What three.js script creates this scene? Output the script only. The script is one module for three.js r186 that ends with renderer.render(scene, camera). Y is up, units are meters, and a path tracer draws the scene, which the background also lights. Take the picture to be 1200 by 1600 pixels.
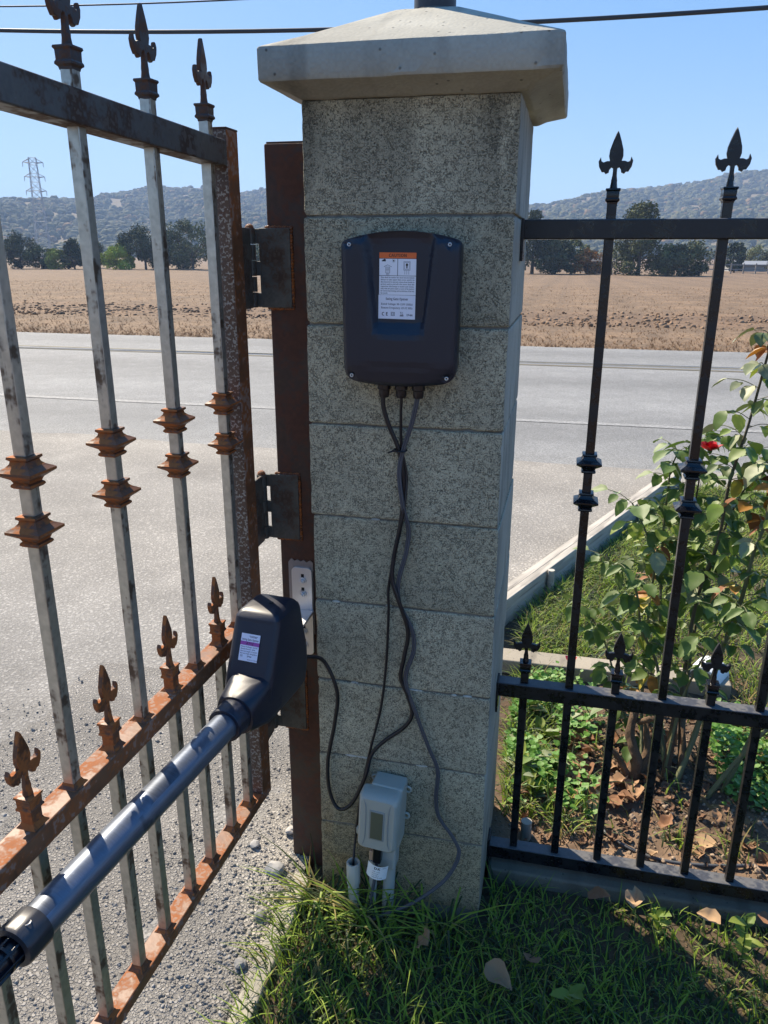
import * as THREE from 'three';
import { mergeGeometries, mergeVertices, toCreasedNormals } from 'three/addons/utils/BufferGeometryUtils.js';
import { RoundedBoxGeometry } from 'three/addons/geometries/RoundedBoxGeometry.js';

// ---------------------------------------------------------------- camera, sky, sun, exposure
const scene = new THREE.Scene();
const camera = new THREE.PerspectiveCamera(66.74, 0.75, 0.05, 6000);
camera.position.set(0.3095, 1.536, 1.509);
camera.rotation.order = 'YXZ';
camera.rotation.set(-0.32272, 0.22832, 0.00269);
const renderer = new THREE.WebGLRenderer({ antialias: true });
renderer.toneMapping = THREE.LinearToneMapping;
renderer.toneMappingExposure = 2.15;
renderer.shadowMap.enabled = true;

const SUN_EL = 45 * Math.PI / 180, SUN_DIR = new THREE.Vector3(-0.76 * Math.cos(SUN_EL), Math.sin(SUN_EL), -0.65 * Math.cos(SUN_EL)).normalize();
{
  const w = 512, h = 256, d = new Float32Array(w * h * 4);
  const v = new THREE.Vector3();
  for (let j = 0; j < h; j++) for (let i = 0; i < w; i++) {
    // equirectangular: u = atan2(z, x) / 2pi + 0.5, v = asin(y) / pi + 0.5
    const el = ((j + 0.5) / h - 0.5) * Math.PI, az = ((i + 0.5) / w - 0.5) * 2 * Math.PI;
    v.set(Math.cos(el) * Math.cos(az), Math.sin(el), Math.cos(el) * Math.sin(az));
    const t = Math.max(0, v.y), g = Math.max(0, v.dot(SUN_DIR));
    const k = Math.exp(-t * 5.2);                                   // haze towards the horizon
    const glow = Math.pow(g, 3) * 0.13 + Math.pow(g, 14) * 0.16;
    let r = 0.014 + 0.33 * k + glow, gg = 0.135 + 0.355 * k + glow, b = 0.395 + 0.19 * k + glow * 0.85;
    if (v.y < 0) { const m = Math.min(1, -v.y * 8); r += (0.25 - r) * m; gg += (0.22 - gg) * m; b += (0.19 - b) * m; }
    d.set([r, gg, b, 1], (j * w + i) * 4);
  }
  const sky = new THREE.DataTexture(d, w, h, THREE.RGBAFormat, THREE.FloatType);
  sky.mapping = THREE.EquirectangularReflectionMapping; sky.magFilter = THREE.LinearFilter; sky.minFilter = THREE.LinearFilter; sky.needsUpdate = true;
  scene.background = sky; scene.environment = sky;
}
const sun = new THREE.DirectionalLight(0xfff0d8, 5);
sun.position.copy(SUN_DIR).multiplyScalar(60); sun.target.position.set(0, 0, 0);
sun.castShadow = true; sun.shadow.mapSize.set(4096, 4096);
Object.assign(sun.shadow.camera, { left: -15, right: 15, top: 15, bottom: -15, near: 1, far: 200 });
scene.add(sun, sun.target);
scene.fog = new THREE.FogExp2(new THREE.Color().setRGB(0.48, 0.65, 0.95), 0.0005);

// ---------------------------------------------------------------- helpers
const RNG = (s) => () => { s |= 0; s = s + 0x6D2B79F5 | 0; let t = Math.imul(s ^ s >>> 15, 1 | s); t = t + Math.imul(t ^ t >>> 7, 61 | t) ^ t; return ((t ^ t >>> 14) >>> 0) / 4294967296; };
const lerp = (a, b, t) => a + (b - a) * t, clamp = (x, a = 0, b = 1) => Math.min(b, Math.max(a, x));
const sstep = (a, b, x) => { const t = clamp((x - a) / (b - a)); return t * t * (3 - 2 * t); };
const hash2 = (x, y, s) => { let h = Math.imul(x, 374761393) + Math.imul(y, 668265263) + Math.imul(s, 974711) | 0; h = Math.imul(h ^ h >>> 13, 1274126177); return ((h ^ h >>> 16) >>> 0) / 4294967296; };
function vnoise(x, y, s = 0, p = 0, py = p) {                               // value noise, periodic with p cells when p > 0
  const xi = Math.floor(x), yi = Math.floor(y), fx = x - xi, fy = y - yi, m = (n) => p ? ((n % p) + p) % p : n, my = (n) => py ? ((n % py) + py) % py : n;
  const u = fx * fx * (3 - 2 * fx), w = fy * fy * (3 - 2 * fy);
  return lerp(lerp(hash2(m(xi), my(yi), s), hash2(m(xi + 1), my(yi), s), u), lerp(hash2(m(xi), my(yi + 1), s), hash2(m(xi + 1), my(yi + 1), s), u), w);
}
function fbm(x, y, oct = 4, s = 0, p = 0, py = p) { let a = 0, f = 1, n = 0, w = 0.5; for (let i = 0; i < oct; i++) { a += w * vnoise(x * f, y * f, s + i * 17, p * f, py * f); n += w; w *= 0.5; f *= 2; } return a / n; }
function worley(x, y, s, p) {                                       // nearest cell distance, id
  const xi = Math.floor(x), yi = Math.floor(y); let d1 = 9, d2 = 9, id = 0;
  for (let j = -1; j <= 1; j++) for (let i = -1; i <= 1; i++) {
    const cx = ((xi + i) % p + p) % p, cy = ((yi + j) % p + p) % p;
    const dx = xi + i + hash2(cx, cy, s) - x, dy = yi + j + hash2(cx, cy, s + 1) - y, dd = Math.hypot(dx, dy);
    if (dd < d1) { d2 = d1; d1 = dd; id = hash2(cx, cy, s + 2); } else if (dd < d2) d2 = dd;
  }
  return [d1, d2, id];
}
const toS = (l) => 255 * (l <= 0.0031308 ? 12.92 * l : 1.055 * Math.pow(l, 1 / 2.4) - 0.055);
function bake(n, fn) {                                              // fn(u, v) -> [r, g, b, height, rough] in linear values; returns {map, bumpMap, roughnessMap}
  const c = new Uint8Array(n * n * 4), b = new Uint8Array(n * n * 4);
  for (let j = 0; j < n; j++) for (let i = 0; i < n; i++) {
    const q = fn((i + 0.5) / n, (j + 0.5) / n), o = (j * n + i) * 4;
    c[o] = toS(clamp(q[0])); c[o + 1] = toS(clamp(q[1])); c[o + 2] = toS(clamp(q[2])); c[o + 3] = 255;
    const hh = 255 * clamp(q[3] ?? 0.5); b[o] = hh; b[o + 1] = 255 * clamp(q[4] ?? 0.8); b[o + 2] = hh; b[o + 3] = 255;
  }
  const mk = (arr, srgb) => { const t = new THREE.DataTexture(arr, n, n, THREE.RGBAFormat); t.wrapS = t.wrapT = THREE.RepeatWrapping; t.magFilter = THREE.LinearFilter; t.minFilter = THREE.LinearMipmapLinearFilter; t.generateMipmaps = true; if (srgb) t.colorSpace = THREE.SRGBColorSpace; t.needsUpdate = true; return t; };
  return { map: mk(c, true), data: mk(b, false) };
}
function texMat(t, scale, bump, o = {}, variants = 0) {             // scale: metres of one tile
  const rep = (x) => { const y = x.clone(); y.repeat.set(1 / scale, 1 / scale); y.needsUpdate = true; return y; };
  const d = rep(t.data);
  const m = new THREE.MeshStandardMaterial({ map: rep(t.map), roughness: 1, roughnessMap: d, ...o });
  if (bump) { m.bumpMap = d; m.bumpScale = bump; }
  return m;
}
const col = (r, g, b) => new THREE.Color().setRGB(r, g, b);
const plain = (r, g, b, rough = 0.6, metal = 0, o = {}) => new THREE.MeshStandardMaterial({ color: col(r, g, b), roughness: rough, metalness: metal, ...o });
function boxUV(g, ox = 0, oy = 0) {                                 // uv in metres from the dominant normal
  if (g.index) g = g.toNonIndexed();
  if (!g.attributes.normal) g.computeVertexNormals();
  const p = g.attributes.position, uv = new Float32Array(p.count * 2), a = new THREE.Vector3(), b = new THREE.Vector3(), c = new THREE.Vector3(), n = new THREE.Vector3();
  for (let i = 0; i < p.count; i += 3) {
    a.fromBufferAttribute(p, i); b.fromBufferAttribute(p, i + 1); c.fromBufferAttribute(p, i + 2);
    n.copy(b).sub(a).cross(c.clone().sub(a)); const X = Math.abs(n.x), Y = Math.abs(n.y), Z = Math.abs(n.z);
    for (let k = 0; k < 3; k++) {
      const q = [a, b, c][k]; let s, t;
      if (Y >= X && Y >= Z) { s = q.x; t = q.z; } else if (X >= Z) { s = q.z + 0.37; t = q.y; } else { s = q.x; t = q.y; }
      uv[(i + k) * 2] = s + ox; uv[(i + k) * 2 + 1] = t + oy;
    }
  }
  g.setAttribute('uv', new THREE.BufferAttribute(uv, 2)); return g;
}
const names = {};
function splitFaces(g, pred) {                                      // two material groups: faces whose mean normal passes pred come second
  const nr = g.attributes.normal, A = [], n3 = g.attributes.position.count / 3, v = new THREE.Vector3();
  for (let i = 0; i < n3; i++) { v.set(0, 0, 0); for (let k = 0; k < 3; k++) v.add(new THREE.Vector3().fromBufferAttribute(nr, i * 3 + k)); A.push([i, pred(v.normalize()) ? 1 : 0]); }
  A.sort((a, b) => a[1] - b[1]); const k0 = A.filter((a) => !a[1]).length * 3, tot = n3 * 3;
  for (const k of ['position', 'normal', 'uv', 'color'].filter((q) => g.attributes[q])) { const at = g.attributes[k], z = at.itemSize, o = new Float32Array(at.count * z); A.forEach(([i], j) => { for (let c = 0; c < 3 * z; c++) o[j * 3 * z + c] = at.array[i * 3 * z + c]; }); g.setAttribute(k, new THREE.BufferAttribute(o, z)); }
  g.clearGroups(); g.addGroup(0, k0, 0); g.addGroup(k0, tot - k0, 1); return g;
}
const numbered = (n) => { const k = names[n] = (names[n] ?? -1) + 1; return k ? n + '_' + String(k).padStart(3, '0') : n; };
function mesh(name, geo, mat, parent) { const m = new THREE.Mesh(geo, mat); m.name = name; m.castShadow = m.receiveShadow = true; parent?.add(m); return m; }
function tag(o, label, category, group) { o.userData = { label, category }; if (group) o.userData.group = group; return o; }
function thing(name, label, category, pos = [0, 0, 0], group) { const o = new THREE.Group(); o.name = numbered(name); o.position.set(...pos); scene.add(o); return tag(o, label, category, group); }
function single(name, geo, mat, label, category, pos, group) { const m = mesh(numbered(name), geo, mat, scene); if (pos) m.position.set(...pos); return tag(m, label, category, group); }
function struct(name, geo, mat, kind = 'structure') { const m = mesh(numbered(name), geo, mat, scene); m.userData = { kind }; return m; }
const T = (g, x = 0, y = 0, z = 0, rx = 0, ry = 0, rz = 0) => { g.applyMatrix4(new THREE.Matrix4().compose(new THREE.Vector3(x, y, z), new THREE.Quaternion().setFromEuler(new THREE.Euler(rx, ry, rz)), new THREE.Vector3(1, 1, 1))); return g; };
const rbox = (w, h, d, r = 0.003, seg = 2) => new RoundedBoxGeometry(w, h, d, seg, Math.min(r, w / 2.01, h / 2.01, d / 2.01));
const cyl = (r0, r1, h, n = 20) => new THREE.CylinderGeometry(r0, r1, h, n);
function join(list) { return mergeGeometries(list.map((g) => { const q = g.index ? g.toNonIndexed() : g.clone(); for (const k of Object.keys(q.attributes)) if (!['position', 'normal', 'uv'].includes(k)) q.deleteAttribute(k); return q; })); }
function tube(pts, r, seg = 60, rad = 8) { return new THREE.TubeGeometry(new THREE.CatmullRomCurve3(pts.map((p) => new THREE.Vector3(...p)), false, 'catmullrom', 0.5), seg, r, rad); }
function loft(rings, capA = true, capB = true, crease = 0.7) {      // rings: arrays of equally many [x, y, z], joined one after another
  const n = rings[0].length, pos = [], idx = [];
  for (const r of rings) for (const p of r) pos.push(...p);
  for (let k = 0; k < rings.length - 1; k++) for (let i = 0; i < n; i++) { const a = k * n + i, b = k * n + (i + 1) % n; idx.push(a, b, a + n, b, b + n, a + n); }
  const cap = (k, flip) => { const c = [0, 0, 0]; for (const p of rings[k]) for (let q = 0; q < 3; q++) c[q] += p[q] / n; const ci = pos.length / 3; pos.push(...c); for (let i = 0; i < n; i++) { const a = k * n + i, b = k * n + (i + 1) % n; flip ? idx.push(ci, a, b) : idx.push(ci, b, a); } };
  if (capA) cap(0, false); if (capB) cap(rings.length - 1, true);
  let g = new THREE.BufferGeometry(); g.setAttribute('position', new THREE.Float32BufferAttribute(pos, 3)); g.setIndex(idx);
  g.computeVertexNormals();
  return toCreasedNormals(g, crease);
}
function rrect(hw, hd, r, n = 5) {                                  // rounded rectangle, counter-clockwise seen from +y, as [x, z]
  const o = []; r = Math.min(r, hw * 0.999, hd * 0.999);
  for (const [sx, sz, a0] of [[1, 1, 0], [-1, 1, 1], [-1, -1, 2], [1, -1, 3]]) for (let i = 0; i <= n; i++) { const a = (a0 + i / n) * Math.PI / 2; o.push([sx * (hw - r) + r * Math.cos(a), sz * (hd - r) + r * Math.sin(a)]); }
  return o;
}
const inPoly = (x, z, P) => { let c = false; for (let i = 0, j = P.length - 1; i < P.length; j = i++) if ((P[i][1] > z) !== (P[j][1] > z) && x < (P[j][0] - P[i][0]) * (z - P[i][1]) / (P[j][1] - P[i][1]) + P[i][0]) c = !c; return c; };
function sheet(x0, x1, z0, z1, nx, nz, hf, cf, poly) {              // a grid with heights and a low-frequency tint
  const pos = [], uv = [], cl = [], idx = [];
  for (let j = 0; j <= nz; j++) for (let i = 0; i <= nx; i++) {
    const x = lerp(x0, x1, i / nx), z = lerp(z0, z1, j / nz), q = hf(x, z, i / nx, j / nz);
    const X = Array.isArray(q) ? q : [x, q, z]; pos.push(...X); uv.push(X[0], X[2]); const c = cf ? cf(X[0], X[2]) : 1; Array.isArray(c) ? cl.push(...c) : cl.push(c, c, c);
  }
  const W = nx + 1;
  for (let j = 0; j < nz; j++) for (let i = 0; i < nx; i++) {
    if (poly && !inPoly(lerp(x0, x1, (i + 0.5) / nx), lerp(z0, z1, (j + 0.5) / nz), poly)) continue;
    const a = j * W + i; idx.push(a, a + W, a + 1, a + 1, a + W, a + W + 1);
  }
  const g = new THREE.BufferGeometry();
  g.setAttribute('position', new THREE.Float32BufferAttribute(pos, 3)); g.setAttribute('uv', new THREE.Float32BufferAttribute(uv, 2)); g.setAttribute('color', new THREE.Float32BufferAttribute(cl, 3));
  g.setIndex(idx); g.computeVertexNormals(); return g;
}
const M4 = new THREE.Matrix4(), Q4 = new THREE.Quaternion(), E4 = new THREE.Euler(), V4 = new THREE.Vector3(), S4 = new THREE.Vector3();
function scatter(name, geo, mat, n, place, label) {                 // stuff nobody could count; place(i) -> {p, r, s, c}
  const L = []; for (let i = 0; i < n; i++) { const q = place(i); if (q) L.push(q); }
  const im = new THREE.InstancedMesh(geo, mat, L.length); im.name = numbered(name); im.castShadow = im.receiveShadow = true;
  L.forEach((q, i) => { const s = q.s; im.setMatrixAt(i, M4.compose(V4.set(...q.p), Q4.setFromEuler(E4.set(q.r[0], q.r[1], q.r[2], 'YXZ')), Array.isArray(s) ? S4.set(...s) : S4.set(s, s, s))); if (q.c) im.setColorAt(i, q.c); });
  im.userData = { kind: 'stuff', ...(label || {}) }; scene.add(im); return im;
}

// ---------------------------------------------------------------- procedural surfaces
const texBlock = bake(1024, (u, v) => {                             // porous concrete block, tile 0.4 m: pressed grains with open pores
  const rd = (f, sd, t) => 1 - sstep(t * 0.45, t, Math.abs(fbm(u * f, v * f, 2, sd, f) - 0.5)), n2 = vnoise(u * 48, v * 48, 5, 48), n3 = fbm(u * 4, v * 4, 4, 9, 4), n4 = vnoise(u * 380, v * 380, 8, 380), n5 = vnoise(u * 210, v * 210, 12, 210), w3 = worley(u * 48, v * 48, 29, 48);
  const worm = rd(88, 41, 0.09) * (0.35 + 0.65 * n2), pit = sstep(0.64, 0.80, n5 + 0.25 * (n2 - 0.5)), big = w3[2] > 0.95 ? 1 - sstep(0.12, 0.26, w3[0]) : 0;
  const p = clamp(Math.max(worm * 0.74, pit * 0.78, big)), st = sstep(0.52, 0.72, fbm(u * 3 + 0.3, v * 2, 3, 47, 3, 2));
  const l = lerp((0.455 + 0.16 * (n4 - 0.5) + 0.20 * (n3 - 0.5)) * (1 - 0.16 * st), 0.085, p);
  return [l * 1.10, l * 0.985, l * 0.68, 1 - p * 0.9 + (n4 - 0.5) * 0.12, 0.95];
});
const texCement = bake(1024, (u, v) => {                            // cast concrete, tile 1 m
  const n1 = fbm(u * 5, v * 5, 5, 31, 5), n2 = vnoise(u * 220, v * 220, 33, 220), st = fbm(u * 14, v * 3, 3, 40, 14, 3), w = worley(u * 40, v * 40, 51, 40);
  const pit = w[2] > 0.9 ? 1 - sstep(0.06, 0.14, w[0]) : 0;
  const l = 0.40 + 0.20 * (n1 - 0.5) + 0.05 * (n2 - 0.5) - pit * 0.2 - 0.13 * sstep(0.50, 0.75, st) - 0.08 * sstep(0.5, 0.7, fbm(u * 3, v * 3, 3, 44, 3));
  return [l, l * 0.985, l * 0.90, 0.6 + 0.3 * (n1 - 0.5) + 0.2 * (n2 - 0.5) - pit * 0.5, 0.9];
});
const texAsphalt = bake(1024, (u, v) => {                           // worn chip-seal road, tile 1 m
  const w = worley(u * 110, v * 110, 61, 110), n = fbm(u * 5, v * 5, 4, 63, 5), gap = sstep(0.0, 0.22, w[1] - w[0]);
  const l = lerp(0.12, 0.20 + 0.17 * w[2], gap) * (0.85 + 0.3 * n);
  return [l * 0.93, l * 0.93, l * 0.90, gap * (0.5 + 0.5 * w[2]), 0.8];
});
const texGravel = bake(1024, (u, v) => {                            // coarse exposed aggregate, tile 1 m
  const w = worley(u * 58, v * 58, 71, 58), w2 = worley(u * 120, v * 120, 75, 120), w3 = worley(u * 230, v * 230, 79, 230), n = fbm(u * 4, v * 4, 4, 77, 4), n2 = vnoise(u * 400, v * 400, 78, 400);
  const disc = (q, lo, hi) => { const r = lerp(lo, hi, q[2]); return q[2] < 0.25 ? 0 : 1 - sstep(r * 0.72, r, q[0]); };
  const a = disc(w, 0.18, 0.52), b = disc(w2, 0.22, 0.56), c = disc(w3, 0.3, 0.6);
  let l = 0.185 + 0.05 * (n2 - 0.5), h = 0.12; l = lerp(l, 0.16 + 0.16 * ((w3[2] * 7) % 1), c * 0.8); h = lerp(h, 0.25, c); l = lerp(l, 0.17 + 0.16 * ((w2[2] * 13) % 1), b * 0.85); h = lerp(h, 0.5, b); l = lerp(l, 0.19 + 0.17 * ((w[2] * 11) % 1), a * 0.9); h = lerp(h, 0.95, a); l *= 0.78 + 0.44 * n;
  l *= 0.92; return [l * 1.0, l * 0.97, l * 0.915, h, 0.92];
});
const texDirt = bake(1024, (u, v) => {
  const n1 = fbm(u * 9, v * 9, 5, 81, 9), w = worley(u * 70, v * 70, 83, 70), n2 = vnoise(u * 200, v * 200, 84, 200), st = w[2] > 0.7 ? 1 - sstep(0.2, 0.4, w[0]) : 0;
  const l = 0.75 + 0.6 * (n1 - 0.5) + 0.25 * (n2 - 0.5) + st * 0.35;
  return [0.25 * l, 0.17 * l, 0.105 * l, n1 * 0.7 + st * 0.3, 0.95];
});
const texStraw = bake(1024, (u, v) => {                             // mown stubble, tile 3 m
  const a = fbm(u * 40, v * 90, 3, 91, 40, 90), n = fbm(u * 6, v * 6, 4, 93, 6), n2 = vnoise(u * 200, v * 256, 95, 200, 256);
  const l = 0.62 + 0.55 * (n - 0.5) + 0.55 * (a - 0.5) + 0.45 * (n2 - 0.5);
  return [0.245 * l, 0.158 * l, 0.088 * l, a, 0.95];
});
function rustTex(seed, base, rust, amt, fleck, streak = 0) {        // tile 0.5 m
  return bake(512, (u, v) => {
    const n = fbm(u * 10, v * 10, 5, seed, 10), m = fbm(u * 60, v * 60, 3, seed + 3, 60), s = streak ? fbm(u * 64, v * 5, 3, seed + 7, 64, 5) : 0.5;
    const k = sstep(0.5 - 0.14, 0.5 + 0.14, n + (m - 0.5) * 0.5 + (s - 0.5) * streak + amt - 0.5), f = sstep(fleck > 0.5 ? 0.50 : 0.60, fleck > 0.5 ? 0.60 : 0.66, m * 0.7 + n * 0.3) * fleck;
    const d = 0.75 + 0.5 * m, o = [0, 1, 2].map((i) => lerp(lerp(base[i], rust[i], k) * d, fleck > 0.5 ? 0.30 : 0.24, f * (i === 2 ? 0.9 : 1)));
    return [...o, 0.5 + 0.3 * (m - 0.5) + 0.25 * k - (fleck > 0.5 ? 0.5 * f : 0), lerp(0.5, 0.88, Math.max(k, f))];
  });
}
const M = {};
M.block = [0, 1, 2].map((i) => texMat(texBlock, 0.4, 0.0016, { vertexColors: true, color: [col(1, 1, 1), col(0.92, 0.92, 0.91), col(0.96, 0.92, 0.85)][i] }));
M.blockSide = texMat(texCement, 0.8, 0.002, { vertexColors: true, color: col(0.98, 0.97, 0.88) });
M.mortar = texMat(texCement, 0.3, 0.001, { color: col(0.42, 0.40, 0.36) });
M.cement = texMat(texCement, 0.9, 0.002, { color: col(0.90, 0.88, 0.80) });
M.concrete = texMat(texCement, 0.8, 0.002, { color: col(0.78, 0.70, 0.60) });
M.road = texMat(texAsphalt, 1, 0.004, { vertexColors: true });
M.drive = texMat(texGravel, 1.0, 0.0022, { vertexColors: true });
M.gravelGround = texMat(texGravel, 0.62, 0.006, { vertexColors: true });
M.dirt = texMat(texDirt, 0.7, 0.01, { vertexColors: true });
M.straw = texMat(texStraw, 3, 0.03, { vertexColors: true });
M.steelBar = texMat(rustTex(101, [0.47, 0.45, 0.39], [0.13, 0.09, 0.06], 0.32, 0, 0.5), 0.5, 0.0003, { metalness: 0.78, roughness: 0.72 });
M.steelRail = texMat(rustTex(113, [0.10, 0.095, 0.088], [0.075, 0.042, 0.026], 0.52, 0.25), 0.5, 0.0005, { metalness: 0.35 });
M.rustRail = texMat(rustTex(127, [0.15, 0.060, 0.025], [0.24, 0.078, 0.020], 0.5, 0.45), 0.5, 0.0007);
M.rustCast = texMat(rustTex(131, [0.11, 0.038, 0.014], [0.30, 0.092, 0.019], 0.5, 0), 0.25, 0.0007);
M.castDark = texMat(rustTex(133, [0.040, 0.028, 0.025], [0.085, 0.040, 0.022], 0.46, 0), 0.25, 0.0007);
M.rustDark = texMat(rustTex(137, [0.050, 0.026, 0.018], [0.085, 0.036, 0.021], 0.5, 0), 0.5, 0.0006);
M.flaked = texMat(rustTex(149, [0.075, 0.043, 0.03], [0.085, 0.04, 0.024], 0.5, 0.7), 0.2, 0.0008);
M.hinge = texMat(rustTex(151, [0.085, 0.084, 0.074], [0.085, 0.052, 0.034], 0.42, 0.1), 0.3, 0.0004, { metalness: 0.3 });
M.blackIron = texMat(rustTex(163, [0.005, 0.0052, 0.0075], [0.010, 0.010, 0.012], 0.5, 0), 0.3, 0.0003, { roughness: 0.5 });
M.ironDusty = texMat(rustTex(171, [0.052, 0.055, 0.066], [0.085, 0.085, 0.088], 0.5, 0), 0.4, 0.0003, { roughness: 0.8 });
M.plastic = texMat(bake(512, (u, v) => { const n = fbm(u * 7, v * 7, 4, 181, 7), d = sstep(0.60, 0.75, vnoise(u * 130, v * 130, 183, 130)) * sstep(0.45, 0.65, n), f = vnoise(u * 250, v * 250, 185, 250), l = 0.85 + 0.5 * (n - 0.5) + 1.3 * d; return [0.0095 * l, 0.0132 * l, 0.0275 * l, f, 0.33 + 0.14 * n + 0.14 * d]; }), 0.22, 0.00006); M.plasticGloss = plain(0.006, 0.006, 0.010, 0.28);
M.cable = plain(0.006, 0.006, 0.010, 0.4); M.cableGrey = plain(0.062, 0.065, 0.078, 0.5);
M.screw = plain(0.6, 0.6, 0.6, 0.35, 0.9); M.zinc = plain(0.74, 0.75, 0.76, 0.42, 0.7); M.dark = plain(0.01, 0.01, 0.01, 0.7);
M.greyPvc = plain(0.38, 0.385, 0.35, 0.5); M.whitePvc = plain(0.48, 0.46, 0.40, 0.45); M.weatherBox = plain(0.37, 0.375, 0.325, 0.55);

// ---------------------------------------------------------------- ground, road, field, hills
const fieldY = (z) => -0.05 - 0.95 * sstep(-24, -95, z);
{
  const P = [[-30, 4], [-0.262, 4], [-0.262, -0.2], [-0.05, -0.2], [-0.05, -1.12], [1.13, -3.94], [30, -3.9], [30, -4.6], [-30, -4.6]];
  struct('ground', sheet(-3000, 3000, -3000, 300, 60, 40, (x, z) => z < -400 ? -1.6 : -0.35 + (z < -60 ? -1.1 : 0)), M.straw);
  const drv = sheet(-9, 9, -4.75, 4, 120, 58, (x, z) => -0.008 + 0.006 * (fbm(x * 1.2, z * 1.2, 3, 5) - 0.5), (x, z) => { const k = 0.92 + 0.35 * (fbm(x * 0.9 + 5, z * 1.4, 4, 12) - 0.5), d = sstep(-3.3, -4.3, z) * 0.10; const w = sstep(-0.9, -2.2, z) * 0.12 + d; return [k * (1 + w), k * (0.985 + w * 0.8), k * (0.96 + w * 0.5)]; }, P);
  struct('driveway', drv, M.drive);
  struct('gravel_verge', sheet(-1.6, -0.262, -0.9, 3, 54, 150, (x, z, a, b) => -0.004 + 0.018 * (fbm(x * 9, z * 9, 4, 15) - 0.5) * Math.min(1, a * 4, (1 - a) * 8, b * 5) - 0.012 * sstep(0.75, 1, 1 - a), (x, z) => { const k = 0.9 + 0.35 * (fbm(x * 3, z * 3, 4, 19) - 0.5); const d = sstep(-0.55, -0.28, x) * 0.5 * sstep(0.4, 0.6, fbm(x * 5, z * 5, 3, 22)); return [k * (1.02 + d), k * (0.99 + d * 0.9), k * (0.95 + d * 0.7)]; }), M.gravelGround);
  const road = sheet(-70, 70, -12.42, -4.42, 700, 40, (x, z, a, b) => { const e = b > 0.999 ? 0.10 * (fbm(x * 4, 3, 4, 23) - 0.5) + 0.12 * (fbm(x * 0.8, 7, 2, 29) - 0.5) : b < 0.001 ? 0.16 * (fbm(x * 3, 9, 4, 27) - 0.5) : 0; return [x, 0.002 + 0.03 * Math.sin(Math.PI * b) - (b > 0.999 || b < 0.001 ? 0.012 : 0), z + e]; },
    (x, z) => { const k = 0.95 + 0.3 * (fbm(x * 0.35, z * 1.6, 4, 33) - 0.5) + 0.10 * Math.cos((z + 6.9) * 2.2), e = sstep(-4.95, -4.45, z) * 0.12; return [k + e, k + e * 0.9, k + e * 0.7]; });
  struct('road', road, M.road);
  const paint = texMat(bake(512, (u, v) => { const n = fbm(u * 40, v * 40, 4, 201, 40), l = lerp(0.19, 0.275, sstep(0.44, 0.66, n)); return [l, l, l * 0.97, 0.5, 0.8]; }), 0.7, 0);
  const stripe = (z, w, y) => sheet(-60, 60, z - w / 2, z + w / 2, 400, 1, (x, zz, a, b) => { const q = (zz + 12.42) / 8; return [x, y + 0.03 * Math.sin(Math.PI * q), zz + (b > 0.5 ? 1 : -1) * 0.018 * (fbm(x * 6, b * 9, 3, 37) - 0.5)]; });
  struct('road_edge_line', stripe(-5.9, 0.10, 0.0065), paint);
  struct('road_centre_line', stripe(-9.75, 0.10, 0.0065), plain(0.10, 0.085, 0.05, 0.8));
  struct('road_centre_line', stripe(-10.05, 0.07, 0.0065), plain(0.17, 0.15, 0.10, 0.8));
  struct('field', sheet(-160, 160, -150, -12.25, 400, 260, (x, z, a, b) => { const zz = z; return fieldY(zz) + 0.07 * (fbm(x * 0.9, zz * 0.9, 3, 41) - 0.5) * sstep(-12.3, -14, zz) + 0.09 * (fbm(x * 2.2, zz * 2.2, 3, 44) - 0.5) * sstep(-16.5, -17.5, zz) * sstep(-23, -20, zz) + 0.02; },
    (x, z) => { const t = sstep(-16.6, -17.6, z) * sstep(-22.5, -20.5, z), k = 1.0 + 0.25 * (fbm(x * 0.25, z * 0.5, 4, 47) - 0.5) + 0.08 * Math.sin(z * 2.1 + fbm(x * 0.1, z * 0.1, 2, 3) * 3) - 0.12 * t + 0.10 * sstep(-14.5, -12.5, z); return [k, k * (1 - 0.06 * t), k * (1 - 0.10 * t)]; }), M.straw);
}
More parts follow.
